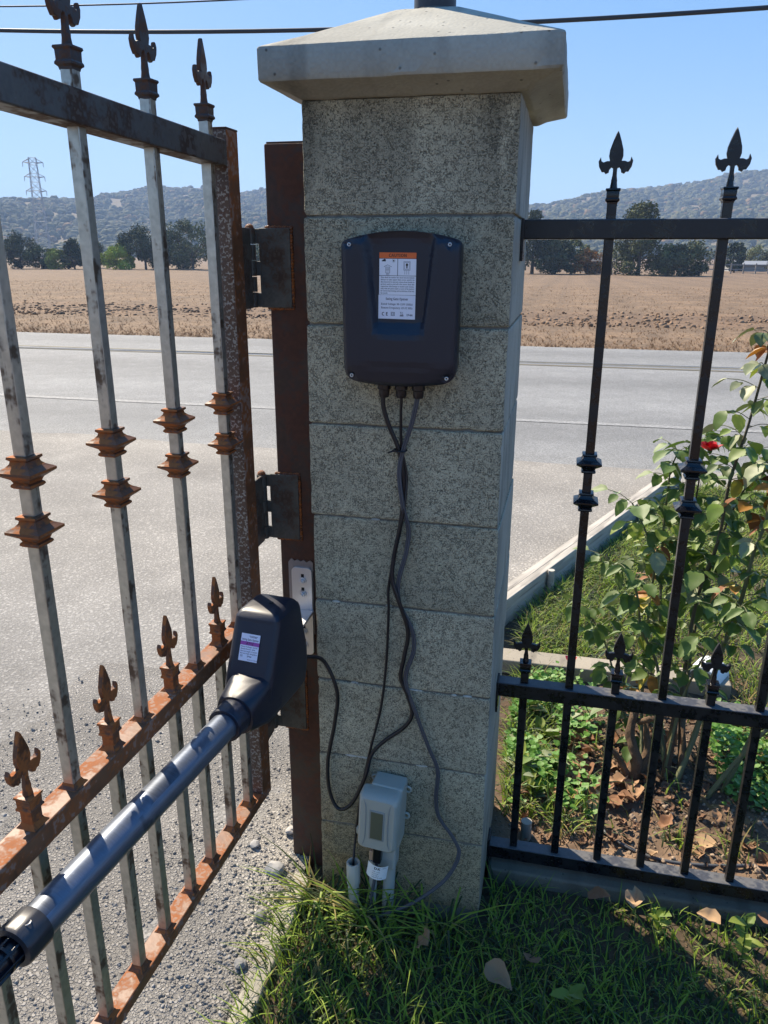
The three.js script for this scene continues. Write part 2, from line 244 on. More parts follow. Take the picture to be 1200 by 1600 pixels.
{ // hills: ridge height follows the skyline, given as tangent of elevation by bearing in degrees
  const R = [[-75, 0.05], [-45, 0.052], [-37, 0.054], [-33, 0.060], [-28, 0.069], [-25, 0.073], [-21, 0.069], [-17, 0.067], [-14, 0.071], [-9, 0.062], [-5, 0.052], [-3, 0.055], [-1, 0.061], [1, 0.069], [4, 0.073], [6.5, 0.076], [9, 0.084], [12, 0.083], [18, 0.075], [30, 0.06], [60, 0.05]];
  const H = (b) => { if (b <= R[0][0]) return R[0][1]; for (let i = 1; i < R.length; i++) if (b < R[i][0]) { const t = (b - R[i - 1][0]) / (R[i][0] - R[i - 1][0]); return lerp(R[i - 1][1], R[i][1], t * t * (3 - 2 * t)); } return R[R.length - 1][1]; };
  const ht = (b, r) => { const rr = 1050 + 120 * Math.sin(b * 0.21); const up = sstep(430, rr, r) * (0.93 + 0.20 * (fbm(b * 0.35, r * 0.006, 4, 301) - 0.5)), dn = 1 - 0.4 * sstep(rr, 1900, r); return -1.6 + H(b) * rr * (r < rr ? up : lerp(up, 0.93, 0.5) * dn) + 26 * (fbm(b * 0.28, r * 0.010, 4, 307) - 0.5) * sstep(450, 700, r) * (1 - 0.75 * sstep(0.7 * rr, rr, r)); };
  const pos = [], cl = [], uv = [], idx = [], NA = 260, NR = 70;
  for (let j = 0; j <= NR; j++) for (let i = 0; i <= NA; i++) {
    const b = lerp(-75, 60, i / NA), r = lerp(400, 1900, j / NR), a = b * Math.PI / 180; pos.push(r * Math.sin(a), ht(b, r), -r * Math.cos(a)); uv.push(r * Math.sin(a) / 8, r * Math.cos(a) / 8);
    const g = fbm(b * 0.6, r * 0.012, 4, 311), k = 0.85 + 0.4 * (g - 0.5); cl.push(0.15 * k, 0.115 * k, 0.058 * k);
  }
  for (let j = 0; j < NR; j++) for (let i = 0; i < NA; i++) { const a = j * (NA + 1) + i; idx.push(a, a + 1, a + NA + 1, a + 1, a + NA + 2, a + NA + 1); }
  const g = new THREE.BufferGeometry(); g.setAttribute('position', new THREE.Float32BufferAttribute(pos, 3)); g.setAttribute('color', new THREE.Float32BufferAttribute(cl, 3)); g.setAttribute('uv', new THREE.Float32BufferAttribute(uv, 2)); g.setIndex(idx); g.computeVertexNormals();
  struct('hills', g, new THREE.MeshStandardMaterial({ vertexColors: true, roughness: 1 }));
  const ball = new THREE.IcosahedronGeometry(1, 1); { const p = ball.attributes.position; for (let i = 0; i < p.count; i++) { const x = p.getX(i), y = p.getY(i), z = p.getZ(i), k = 0.72 + 0.62 * fbm(x * 1.9 + 7, y * 1.9 + z * 2.3 + 3, 3, 321); p.setXYZ(i, x * k, y * k * (y < 0 ? 0.6 : 1), z * k); } ball.computeVertexNormals(); }
  const rn = RNG(77);
  scatter('hillside_wood', ball, new THREE.MeshStandardMaterial({ color: 0xffffff, roughness: 1 }), 60000, () => {
    const b = lerp(-50, 26, rn()), r = 430 + 720 * Math.pow(rn(), 0.8), d = fbm(b * 0.55, r * 0.011, 4, 311), e = fbm(b * 1.7, r * 0.03, 3, 331), top = sstep(900, 1100, r);
    const bare = (b > -2.5 && b < 2.6 ? 0.10 * sstep(780, 950, r) : 0) + (b < -24 ? 0.04 * sstep(850, 1000, r) : 0);
    if (d * 0.5 + e * 0.5 < 0.405 + bare + 0.05 * (rn() - 0.5) + top * 0.02) return null;
    const a = b * Math.PI / 180, s = 1.3 + 2.6 * rn() * rn() + 0.9 * rn(), c = rn();
    return { p: [r * Math.sin(a), ht(b, r) + s * 0.35, -r * Math.cos(a)], r: [0.2 * (rn() - 0.5), rn() * 6.3, 0.2 * (rn() - 0.5)], s: [s * (0.9 + 0.4 * rn()), s * (0.8 + 0.35 * rn()), s], c: c > 0.93 ? col(0.17, 0.10, 0.035) : col(0.040 + 0.060 * c, 0.046 + 0.050 * c, 0.018 + 0.016 * c) };
  }, { label: 'oak woodland covering the hazy hills on the skyline' });
}

// ---------------------------------------------------------------- trees beyond the field
const leafMat = (r, g, b, o = {}) => new THREE.MeshPhysicalMaterial({ color: col(r, g, b), roughness: 0.95, transmission: 0.3, thickness: 0, side: THREE.DoubleSide, vertexColors: true, ...o });
const bark = plain(0.085, 0.062, 0.045, 0.95);
const TREEMAT = new THREE.MeshStandardMaterial({ vertexColors: true, roughness: 1, side: THREE.DoubleSide });
function tree(name, label, seed, u, dist, h, w, o = {}) {           // u: bearing in degrees right of -z
  h *= u < -3 ? 0.77 : 0.86; const rn = RNG(seed), a = u * Math.PI / 180, x = dist * Math.sin(a), z = -dist * Math.cos(a), y = fieldY(z) - 0.05;
  const t = thing(name, label, o.cat || 'tree', [x, y, z]);
  const tr = [], trunkH = (o.trunk ?? 0.25) * h, base = o.base ?? 0.12;
  tr.push(T(cyl(h * 0.018, h * 0.034, trunkH * 1.5, 9), 0, trunkH * 0.75, 0));
  for (let i = 0; i < 5; i++) { const th = i * 1.26 + rn(), y0 = trunkH * (0.7 + 0.5 * rn()), L = w * (0.25 + 0.15 * rn()); tr.push(tube([[0, y0, 0], [Math.cos(th) * L * 0.5, y0 + h * 0.14, Math.sin(th) * L * 0.5], [Math.cos(th) * L, y0 + h * 0.32, Math.sin(th) * L]], h * 0.010, 6, 6)); }
  mesh('trunk', join(tr), bark, t);
  const pos = [], cl = [], nb = o.blobs || 26, B = [];
  for (let i = 0; i < nb; i++) {
    const q = rn(), yy = base + (1 - base) * (i + rn()) / nb, prof = o.prof ? o.prof(yy) : Math.sqrt(Math.max(0, 1 - Math.pow((yy - 0.5 - base / 2) / (0.52 - base / 2), 2))) , th = rn() * 6.283, rad = w * 0.5 * prof * (0.35 + 0.55 * Math.sqrt(q));
    B.push([Math.cos(th) * rad, yy * h * 0.96, Math.sin(th) * rad, (w * 0.17 + h * 0.035) * (0.55 + 0.6 * rn()), 0.7 + 0.6 * rn()]);
  }
  const C = (o.col || [0.045, 0.06, 0.025]).map((q, i) => q * [1.9, 1.7, 1.25][i]), N = Math.round((o.n || 2600) * 1.8), ls = o.leaf || 0.155, v = new THREE.Vector3(), e1 = new THREE.Vector3(), e2 = new THREE.Vector3();
  for (let i = 0; i < N; i++) {
    const b = B[Math.floor(rn() * nb)]; v.set(rn() - 0.5, rn() - 0.5, rn() - 0.5).normalize().multiplyScalar(b[3] * (0.45 + 0.6 * rn())); v.y *= 0.8; v.x += b[0]; v.y += b[1]; v.z += b[2]; if (v.y < 0.05 * h) v.y = 0.05 * h * rn() + 0.1;
    e1.set(rn() - 0.5, rn() - 0.5, rn() - 0.5).normalize().multiplyScalar(ls * (0.6 + 0.8 * rn())); e2.set(rn() - 0.5, rn() - 0.5, rn() - 0.5).cross(e1).normalize().multiplyScalar(ls * 0.6);
    const k = b[4] * (0.7 + 0.6 * rn()), au = o.autumn && rn() < o.autumn, c = au ? [0.30 * k, 0.12 * k, 0.02 * k] : [C[0] * k, C[1] * k, C[2] * k];
    for (const [s1, s2] of [[-1, -1], [1, -0.6], [0.2, 1.2]]) { pos.push(v.x + e1.x * s1 + e2.x * s2, v.y + e1.y * s1 + e2.y * s2, v.z + e1.z * s1 + e2.z * s2); cl.push(...c); }
  }
  const g = new THREE.BufferGeometry(); g.setAttribute('position', new THREE.Float32BufferAttribute(pos, 3)); g.setAttribute('color', new THREE.Float32BufferAttribute(cl, 3)); g.computeVertexNormals();
  mesh('crown', g, TREEMAT, t);
}
const cone = (y) => 1.0 * Math.pow(Math.max(0, 1 - y), 0.75) * 1.1, dome = (y) => Math.sqrt(Math.max(0.02, 1 - y * y)) * (0.86 + 0.14 * y), umb = (y) => y < 0.5 ? 0.15 : Math.sqrt(Math.max(0, 1 - Math.pow((y - 0.62) / 0.38, 2)));
const az = (px) => 0 + Math.atan((px - 600) / 1265) * 180 / Math.PI - 13.08;
tree('bushy_tree', 'dark bushy tree at the far left end of the field edge', 401, az(28), 132, 6.2, 5.2, { n: 2800, col: [0.030, 0.040, 0.022] });
tree('bushy_tree', 'low dark bush beside the dark tree at the far left of the field edge', 402, az(60), 130, 3.9, 4.0, { cat: 'bush', n: 1800, col: [0.034, 0.046, 0.022] });
tree('bushy_tree', 'small yellow green tree between dark trees on the left field edge', 403, az(86), 128, 3.6, 3.8, { n: 1800, col: [0.11, 0.14, 0.035] });
tree('conifer_tree', 'dark pointed tree just left of the nearest full gate picket', 404, az(112), 127, 5.2, 4.0, { n: 2400, prof: cone, col: [0.026, 0.036, 0.02] });
tree('conifer_tree', 'dark tree mostly hidden behind the nearest full gate picket', 405, az(140), 134, 5.0, 4.4, { n: 2200, col: [0.03, 0.042, 0.022] });
tree('bushy_tree', 'bright lime green round bush on the left field edge', 406, az(183), 124, 4.5, 5.0, { cat: 'bush', n: 3000, prof: dome, col: [0.15, 0.20, 0.03] });
tree('pine_tree', 'dark flat topped pine with a bare trunk behind the field', 407, az(224), 124, 7.2, 7.2, { n: 3200, prof: umb, base: 0.34, trunk: 0.4, col: [0.028, 0.04, 0.022] });
tree('bushy_tree', 'dark shrub at the foot of the flat topped pine', 408, az(246), 126, 3.8, 3.6, { cat: 'bush', n: 1600, col: [0.03, 0.042, 0.022] });
tree('pine_tree', 'tall grey green loose pine beside the gate stile on the field edge', 409, az(298), 122, 8.6, 8.4, { n: 3600, base: 0.22, trunk: 0.3, col: [0.05, 0.066, 0.038] });
tree('bushy_tree', 'grey green bush below the tall loose pine', 410, az(275), 126, 4.8, 6.0, { cat: 'bush', n: 2200, col: [0.04, 0.055, 0.03] });
tree('bushy_tree', 'green tree seen between the gate stile and the rusty post', 411, az(385), 128, 4.5, 7, { n: 2200, col: [0.045, 0.062, 0.03] });
tree('conifer_tree', 'tall dark tree rising at the right edge of the pillar', 412, az(832), 101, 8.4, 4.6, { n: 3000, prof: cone, col: [0.024, 0.036, 0.022] });
tree('bushy_tree', 'dark dense tree just right of the pillar below the fence rail', 413, az(868), 100, 4.6, 5.0, { n: 3200, col: [0.03, 0.042, 0.024] });
tree('bushy_tree', 'loose green tree with pale leaves left of the orange tree', 414, az(893), 102, 4.8, 3.8, { n: 1800, col: [0.07, 0.085, 0.04] });
tree('autumn_tree', 'small tree with orange autumn leaves behind the field', 415, az(920), 101, 3.3, 3.6, { n: 1600, col: [0.09, 0.075, 0.03], autumn: 0.6 });
tree('oak_tree', 'tall dark round headed tree between the two tall fence pickets', 416, az(1000), 99, 9.2, 6.6, { n: 5200, prof: dome, blobs: 40, col: [0.042, 0.05, 0.018], base: 0.05 });
tree('bushy_tree', 'pale olive bush against the tall dark round tree', 417, az(1046), 99, 3.9, 3.4, { cat: 'bush', n: 1800, col: [0.075, 0.092, 0.04] });
tree('bushy_tree', 'wide dark olive bush left of the second tall fence picket', 418, az(1078), 98, 4.0, 5.4, { cat: 'bush', n: 3000, col: [0.045, 0.056, 0.03] });
tree('cypress_tree', 'narrow dark oval tree right of the second tall fence picket', 419, az(1150), 118, 4.4, 2.7, { n: 2200, col: [0.022, 0.035, 0.022] });
tree('bushy_tree', 'pale green bush behind the pale shed', 420, az(1185), 150, 4.0, 5.0, { cat: 'bush', n: 1600, col: [0.075, 0.09, 0.045] });
tree('bushy_tree', 'dark bush at the right frame edge behind the field', 421, az(1225), 120, 3.8, 5.0, { cat: 'bush', n: 1600, col: [0.04, 0.05, 0.03] });
{ // farm buildings and paddock rail
  const at = (px, d) => { const a = az(px) * Math.PI / 180; return [d * Math.sin(a), fieldY(-d * Math.cos(a)) - 0.05, -d * Math.cos(a)]; };
  const shed = (name, label, px, d, w, h, wc, rc) => {
    const t = thing(name, label, 'shed', at(px, d)); t.rotation.y = 0.15;
    mesh('wall', rbox(w, h, 2.6, 0.02), plain(...wc, 0.9), t).position.y = h / 2;
    for (const s of [-1, 1]) { const r = mesh('roof', rbox(w + 0.5, 0.1, 1.75, 0.02), plain(...rc, 0.7), t); r.position.set(0, h + 0.28, s * 0.78); r.rotation.x = s * 0.34; }
    mesh('door', rbox(0.9, h * 0.8, 0.06, 0.01), plain(0.1, 0.09, 0.08, 0.8), t).position.set(-w * 0.2, h * 0.4, 1.32);
  };
  shed('farm_shed', 'low dark roofed shed beside the orange tree', 934, 106, 3.4, 1.5, [0.10, 0.08, 0.07], [0.06, 0.055, 0.055]);
  shed('farm_shed', 'long pale farm shed beyond the field at the right', 1168, 128, 5.6, 0.9, [0.30, 0.30, 0.29], [0.26, 0.27, 0.28]);
  const f = thing('paddock_fence', 'grey rail fence in front of the pale farm shed', 'fence', at(1165, 112)); f.rotation.y = 0.1;
  const gm = plain(0.22, 0.2, 0.18, 0.9);
  for (let i = 0; i < 9; i++) mesh('post', rbox(0.14, 1.35, 0.14, 0.01), gm, f).position.set((i - 4) * 1.5, 0.67, 0);
  for (let k = 0; k < 2; k++) mesh('rail', rbox(12.4, 0.12, 0.05, 0.01), gm, f).position.set(0, 0.6 + 0.55 * k, 0.1);
}
{ // lattice pylon, 40 m
  const d = 345, a = -35.75 * Math.PI / 180, t = thing('transmission_pylon', 'steel lattice power pylon in the haze at the left', 'pylon', [d * Math.sin(a), -1.6, -d * Math.cos(a)]);
  t.rotation.y = 0.5; const st = plain(0.34, 0.35, 0.36, 0.6, 0.2), wAt = (y) => y < 22 ? lerp(2.6, 1.7, y / 22) : lerp(1.7, 1.3, (y - 22) / 14), L = [];
  const bar = (p, q, r = 0.065) => { const A = new THREE.Vector3(...p), B = new THREE.Vector3(...q), g = cyl(r, r, A.distanceTo(B), 5); g.applyQuaternion(new THREE.Quaternion().setFromUnitVectors(new THREE.Vector3(0, 1, 0), B.clone().sub(A).normalize())); g.translate((A.x + B.x) / 2, (A.y + B.y) / 2, (A.z + B.z) / 2); return g; };
  const cor = (y, i) => [wAt(y) * [1, -1, -1, 1][i], y, wAt(y) * [1, 1, -1, -1][i]]; const ys = [0, 5, 10, 14, 18, 22, 25, 28, 31, 34, 36.5];
  for (let i = 0; i < 4; i++) { const legs = []; for (let k = 0; k < ys.length - 1; k++) legs.push(bar(cor(ys[k], i), cor(ys[k + 1], i), 0.10)); mesh('leg', join(legs), st, t); }
  for (let k = 0; k < ys.length - 1; k++) for (let i = 0; i < 4; i++) { const j = (i + 1) % 4; L.push(bar(cor(ys[k], i), cor(ys[k + 1], j)), bar(cor(ys[k], j), cor(ys[k + 1], i)), bar(cor(ys[k + 1], i), cor(ys[k + 1], j))); }
  mesh('bracing', join(L), st, t);
  for (const y of [24.5, 29.5, 34.5]) { const q = []; q.push(bar([-3.6, y + 0.4, 0], [3.6, y + 0.4, 0], 0.1)); for (const s of [-1, 1]) for (const zz of [-0.9, 0.9]) q.push(bar([s * 0.9, y, zz], [s * 3.6, y + 0.4, 0], 0.1), bar([s * 0.9, y + 1.8, zz], [s * 3.6, y + 0.4, 0], 0.1)); for (const s of [-1, 1]) q.push(bar([s * 3.6, y + 0.4, 0], [s * 3.6, y - 1.2, 0], 0.12)); mesh('cross_arm', join(q), st, t); }
}
{ // utility cables over the far side of the road
  const wire = (label, z, f, r, x0, x1) => { const p = []; for (let i = 0; i <= 16; i++) { const x = lerp(x0, x1, i / 16); p.push([x, f(x), z]); } single('overhead_cable', tube(p, r, 64, 8), plain(0.02, 0.025, 0.03, 0.6), label, 'cable'); };
  wire('thick black overhead cable passing behind the pillar cap', -13.5, (x) => 5.162 + 0.0029 * (x - 1) ** 2, 0.036, -30, 24);
  wire('thin overhead wire crossing the top left sky', -13.7, (x) => 5.85 + 0.0034 * (x + 6) ** 2 - 0.018 * (x + 6), 0.014, -30, 24);
}

// ---------------------------------------------------------------- the concrete block pillar and its cap
function blockGeo(w, h, d, seed) {
  const g0 = mergeVertices((() => { const g = new THREE.BoxGeometry(2, 2, 2, 26, 16, 26); g.deleteAttribute('uv'); g.deleteAttribute('normal'); return g; })(), 1e-5), p = g0.attributes.position, H = [w / 2, h / 2, d / 2];
  const warp = (t) => Math.sign(t) * (1 - Math.pow(1 - Math.abs(t), 1.7));
  for (let i = 0; i < p.count; i++) {
    const q = [warp(p.getX(i)) * H[0], warp(p.getY(i)) * H[1], warp(p.getZ(i)) * H[2]], c = [0, 1, 2].map((k) => H[k] - Math.abs(q[k])).sort((a, b) => a - b);
    const n = fbm(q[0] * 60 + seed * 9 + 40, q[1] * 60 + q[2] * 60 + 40, 3, seed), ch = vnoise((q[0] + q[2]) * 28 + seed * 3 + 50, q[1] * 28 + (q[0] - q[2]) * 20 + 50, seed + 5);
    const r = 0.003 + 0.004 * n + (ch > 0.80 ? (ch - 0.80) * 0.05 : 0), nc = [0, 1, 2].map((k) => clamp(q[k], -(H[k] - r), H[k] - r)), dd = [0, 1, 2].map((k) => q[k] - nc[k]), L = Math.hypot(...dd);
    const s = L > 1e-9 ? r / L : 0; p.setXYZ(i, ...[0, 1, 2].map((k) => nc[k] + dd[k] * Math.min(1, s) - Math.sign(q[k]) * (H[k] - Math.abs(q[k]) < 1e-6 ? 0.0009 * (n - 0.3) : 0)));
  }
  g0.computeVertexNormals(); return g0;
}
{
  const t = thing('block_pillar', 'speckled grey concrete block gate pillar with a pyramid cap', 'pillar', [0, 0, -0.2]);
  const rn = RNG(5);
  for (let k = 0; k < 9; k++) {
    const g = boxUV(blockGeo(0.4 + 0.003 * (rn() - 0.5), 0.1972, 0.4, 11 + k), rn(), rn());
    const by = 1.7 - k * 0.2, vp = g.attributes.position, vc = new Float32Array(vp.count * 3);
    for (let i = 0; i < vp.count; i++) {                            // weather stains: drips under the cap, lime streak, soil splash near the ground, green-brown film
      const x = vp.getX(i), y = vp.getY(i) + by, z = vp.getZ(i), e = x + z * 0.7, film = fbm(e * 6 + 30, y * 4 + 30, 4, 701), drip = sstep(0.50, 0.68, fbm(e * 16 + 30, y * 2.2 + 30, 3, 705)) * sstep(1.45, 1.8, y), lime = Math.max(0, 1 - Math.abs(x - 0.176 - 0.006 * Math.sin(y * 40)) / 0.011) * sstep(1.64, 1.70, y) * (z > 0.1 ? 1 : 0) * sstep(1.80, 1.77, y), dark = (sstep(0.05, 0.0, Math.abs(x - 0.150)) * 0.45 + sstep(0.05, 0.0, Math.abs(x + 0.18)) * 0.5) * sstep(1.62, 1.78, y), soil = sstep(0.42, 0.0, y + 0.25 * (fbm(e * 7 + 9, y * 7 + 9, 3, 709) - 0.5)), rust = sstep(0.55, 0.7, fbm(e * 7 + 50, y * 5 + 50, 3, 713)) * sstep(0.5, 0.2, y) * sstep(0.05, -0.15, x);
      const k2 = (0.90 + 0.24 * (film - 0.5)) * (1 - 0.34 * drip) * (1 - dark * 0.6) * (1 - 0.30 * soil) + 0.55 * lime; vc[i * 3] = k2 * (1 + 0.05 * soil + 0.22 * rust); vc[i * 3 + 1] = k2 * (1 - 0.03 * soil - 0.04 * rust); vc[i * 3 + 2] = k2 * (1 - 0.12 * soil - 0.25 * rust);
    }
    g.setAttribute('color', new THREE.BufferAttribute(vc, 3));
    splitFaces(g, (n) => n.x > 0.8);
    const b = mesh('block', g, [M.block[k % 3 === 1 ? 1 : k === 8 || k === 7 ? 2 : 0], M.blockSide], t); b.position.set(0.003 * (rn() - 0.5), 1.7 - k * 0.2, 0.003 * (rn() - 0.5)); b.rotation.y = 0.008 * (rn() - 0.5);
  }
  mesh('mortar_core', boxUV(rbox(0.3915, 1.86, 0.3915, 0.002)), M.mortar, t).position.y = 0.865;
  const bits = []; for (const [x, y] of [[-0.15, 0.8], [-0.03, 0.803], [-0.09, 0.402], [-0.11, 0.6], [0.03, 0.601], [0.12, 0.6], [0.15, 0.601], [-0.12, 0.402], [-0.06, 1.0], [0.05, 0.402], [-0.16, 0.6]]) { const g = new THREE.IcosahedronGeometry(0.006, 1); g.scale(1 + 2.2 * rn(), 0.5, 0.5); T(g, x, y - 0.001, 0.198); bits.push(g); }
  mesh('mortar_smear', boxUV(join(bits)), texMat(texCement, 0.3, 0.001, { color: col(1.35, 1.3, 1.2) }), t);
  // cap: square rings from the block top to the flat tip
  const N = 26, ring = (h, y) => { const o = []; const Q = rrect(1, 1, 0.018, 2); const tot = []; for (let i = 0; i < Q.length; i++) { const a = Q[i], b = Q[(i + 1) % Q.length], L = Math.hypot(a[0] - b[0], a[1] - b[1]), m = L > 0.5 ? N : 1; for (let k = 0; k < m; k++) tot.push([lerp(a[0], b[0], k / m), lerp(a[1], b[1], k / m)]); } for (const [x, z] of tot) { const n = fbm(x * 5 + 20, z * 5 + y * 40 + 20, 3, 77) - 0.5; o.push([x * h * (1 + 0.006 * n), y + 0.002 * n, z * h * (1 + 0.006 * n)]); } return o; };
  const rings = [[0.10, 1.7985], [0.203, 1.7985], [0.207, 1.800], [0.222, 1.808], [0.250, 1.8165], [0.2605, 1.8195], [0.2632, 1.8235], [0.2635, 1.845], [0.2632, 1.870], [0.2615, 1.8735], [0.256, 1.8765], [0.20, 1.901], [0.15, 1.925], [0.10, 1.949], [0.06, 1.968], [0.05, 1.971], [0.02, 1.971]].map(([h, y]) => ring(h, y));
  const cap = mesh('cap', boxUV(loft(rings, true, true, 0.6)), M.cement, t); cap.position.x = 0.006;
  const pole = mesh('pole', T(new THREE.LatheGeometry([[0, 0], [0.040, 0], [0.0405, 0.001], [0.0405, 0.30], [0.036, 0.305], [0, 0.305]].map((p) => new THREE.Vector2(...p)), 32), 0.011, 1.966, 0), plain(0.035, 0.037, 0.043, 0.45, 0.2), cap);
  pole.position.x = -0.006;
  mesh('sealant', T(new THREE.TorusGeometry(0.0415, 0.004, 8, 32), 0.005, 1.972, 0, Math.PI / 2), M.mortar, cap);
}
let POST;
{
  const t = POST = thing('gate_post', 'dark brown rusty square steel post against the left side of the pillar', 'post', [-0.256, 0, -0.14]);
  mesh('tube_wall', boxUV(rbox(0.108, 1.86, 0.102, 0.004, 3)), M.rustDark, t).position.y = 0.81;
  mesh('end_cap', boxUV(rbox(0.100, 0.004, 0.094, 0.001)), M.rustDark, t).position.y = 1.7415;
}

// ---------------------------------------------------------------- ironwork shared by gate and fence
const FIN = (() => {                                                // flat cast fleur spear above its square socket, y = 0 at socket foot
  const s = new THREE.Shape(), h = [[0.0052, 0.030], [0.0060, 0.044], [0.0042, 0.054], [0.0038, 0.062], [0.0042, 0.069], [0.0085, 0.071], [0.0125, 0.066], [0.0135, 0.0605], [0.019, 0.058], [0.0225, 0.062], [0.0275, 0.062], [0.0335, 0.072], [0.0355, 0.083], [0.0318, 0.091], [0.0300, 0.083], [0.0255, 0.0805], [0.0185, 0.083], [0.0118, 0.083], [0.0145, 0.093], [0.0135, 0.105], [0.0085, 0.121], [0.0030, 0.136], [0, 0.142]];
  s.moveTo(-h[0][0], h[0][1]); for (const [x, y] of h) s.lineTo(x, y); for (const [x, y] of h.slice(0, -1).reverse()) s.lineTo(-x, y);
  const e = new THREE.ExtrudeGeometry(s, { depth: 0.003, bevelEnabled: true, bevelThickness: 0.0032, bevelSize: 0.0016, bevelOffset: -0.0010, bevelSegments: 2, curveSegments: 4 }); e.translate(0, 0, -0.0015);
  const sq = (prof) => { const g = new THREE.LatheGeometry(prof.map(([r, y]) => new THREE.Vector2(r * Math.SQRT2, y)), 4); g.rotateY(Math.PI / 4); return toCreasedNormals(g, 0.5); };
  const stem = T(cyl(0.0048, 0.0085, 0.026, 8), 0, 0.040, 0);
  const jg = join([toCreasedNormals(e, 0.5), stem, sq([[0.0105, -0.004], [0.0115, 0.0], [0.0150, 0.003], [0.0150, 0.006], [0.0132, 0.009], [0.0135, 0.022], [0.0158, 0.025], [0.0150, 0.028], [0.004, 0.0295], [0, 0.0295]])]); jg.scale(0.9, 0.9, 0.9); return boxUV(jg);
})();
const FIN_NECK = join([FIN, boxUV(T(rbox(0.0212, 0.034, 0.0212, 0.002), 0, -0.015, 0))]);   // with the rusty neck the gate castings have
const KNUCK = (() => {
  const prof = [[0.0098, -0.022], [0.0128, -0.022], [0.0155, -0.0195], [0.0150, -0.0165], [0.0125, -0.0145], [0.0145, -0.010], [0.0195, -0.0065], [0.0225, -0.0045], [0.0268, -0.0015], [0.0268, 0.0020], [0.0225, 0.0048], [0.0175, 0.0075], [0.0138, 0.0115], [0.0128, 0.0150], [0.0160, 0.0180], [0.0155, 0.0210], [0.0120, 0.0220], [0.0098, 0.0220]];
  const g = new THREE.LatheGeometry(prof.map(([r, y]) => new THREE.Vector2(r * Math.SQRT2, y)), 4); g.rotateY(Math.PI / 4); return boxUV(toCreasedNormals(g, 0.5));
})();
const barCache = {};
function barGeo(h, w, i) { const k = h.toFixed(3) + w + (i % 3); return barCache[k] ??= boxUV(rbox(w, h, w, 0.0022, 2), 0.17 * (i % 3), 0.13 * (i % 3)); }
function picket(parent, x, y0, y1, axis, i, mats, knucks, w = 0.019) {
  const p = mesh('picket', barGeo(y1 - y0, w, i), mats.bar, parent); p.position.set(axis === 'x' ? x : 0, (y0 + y1) / 2, axis === 'x' ? 0 : x);
  const f = mesh('finial', mats.neck ? FIN_NECK : FIN, mats.cast, p); f.position.y = (y1 - y0) / 2; if (axis === 'z') f.rotation.y = Math.PI / 2; f.rotation.y += 0.10 * (hash2(i, 3, 9) - 0.5);
  for (const ky of knucks) { const k = mesh('knuckle', KNUCK, mats.cast, p); k.position.y = ky - (y0 + y1) / 2; }
  return p;
}
{ // rusty swing gate, open towards the viewer; local +z runs along the gate
  const g = thing('swing_gate', 'rusty steel driveway gate standing open at the left of the pillar', 'gate', [-0.3535, 0, 0.013]); g.rotation.y = -1.85 * Math.PI / 180;
  const SL = 0.022, RL = 1.60, an = -Math.atan(SL), ry = (y, z) => y + SL * z, YB = 0.268, YM = 0.735, YT = 1.709;
  const sg = splitFaces(boxUV(rbox(0.038, 1.499, 0.050, 0.003, 3)), (n) => Math.abs(n.x) > 0.7);
  const st = mesh('stile', sg, [M.flaked, M.rustRail], g); st.position.set(0, 1.0025, -0.006);
  const st2 = mesh('stile', boxUV(rbox(0.038, 1.499, 0.040, 0.003, 3)), M.rustRail, g); st2.position.set(0, 1.0025 + SL * RL, RL);
  mesh('stile_cap', boxUV(rbox(0.0385, 0.004, 0.0505, 0.001)), M.rustDark, st).position.y = 0.7505;
  for (const [y, m, h] of [[YT, M.steelRail, 0.045], [YM, M.rustRail, 0.036], [YB, M.rustRail, 0.025]]) { const L = RL - 0.042, r = mesh('rail', boxUV(rbox(0.040, h, L, 0.003, 3), y, 0), m, g); r.rotation.x = an; r.position.set(0, ry(y, RL / 2), RL / 2); }
  const mats = { bar: M.steelBar, cast: M.rustCast, neck: true }, w = [];
  for (let k = 0; k < 8; k++) { const z = 0.062 + 0.1925 * k; const p = picket(g, z, ry(YB, z), ry(YT, z) + 0.050, 'z', k, mats, [ry(1.247, z), ry(1.165, z)]); p.children[0].material = M.castDark; p.children[0].geometry = FIN; }
  for (let k = 0; k < 7; k++) { const z = 0.152 + 0.1925 * k, p = picket(g, z, ry(YB, z), ry(YM, z) + 0.043, 'z', k + 20, mats, []); p.children[0].scale.setScalar(0.98); }
  // rusty weld collars where the pickets meet the rails
  const sq = (a, h) => { const q = new THREE.LatheGeometry([[0.0095, h], [0.0112, h * 0.5], [0.0150, 0.0004], [0.0158, -0.001]].map(([r, y]) => new THREE.Vector2(r * Math.SQRT2, y)), 4); q.rotateY(Math.PI / 4); return q; };
  for (let k = 0; k < 15; k++) for (const [y, h] of [[YM, 0.018], [YB, 0.0125]]) { const z = k % 2 ? 0.152 + 0.1925 * (k - 1) / 2 : 0.062 + 0.1925 * k / 2; if (z > 1.55) continue; w.push(T(toCreasedNormals(sq(0, 0.006 + 0.006 * hash2(k, 5, 2)), 0.5), 0, ry(y, z) + h + 0.0008, z)); }
  const wm = mesh('weld_bead', boxUV(join(w)), M.rustCast, g); wm.userData = { kind: 'stuff' };
}
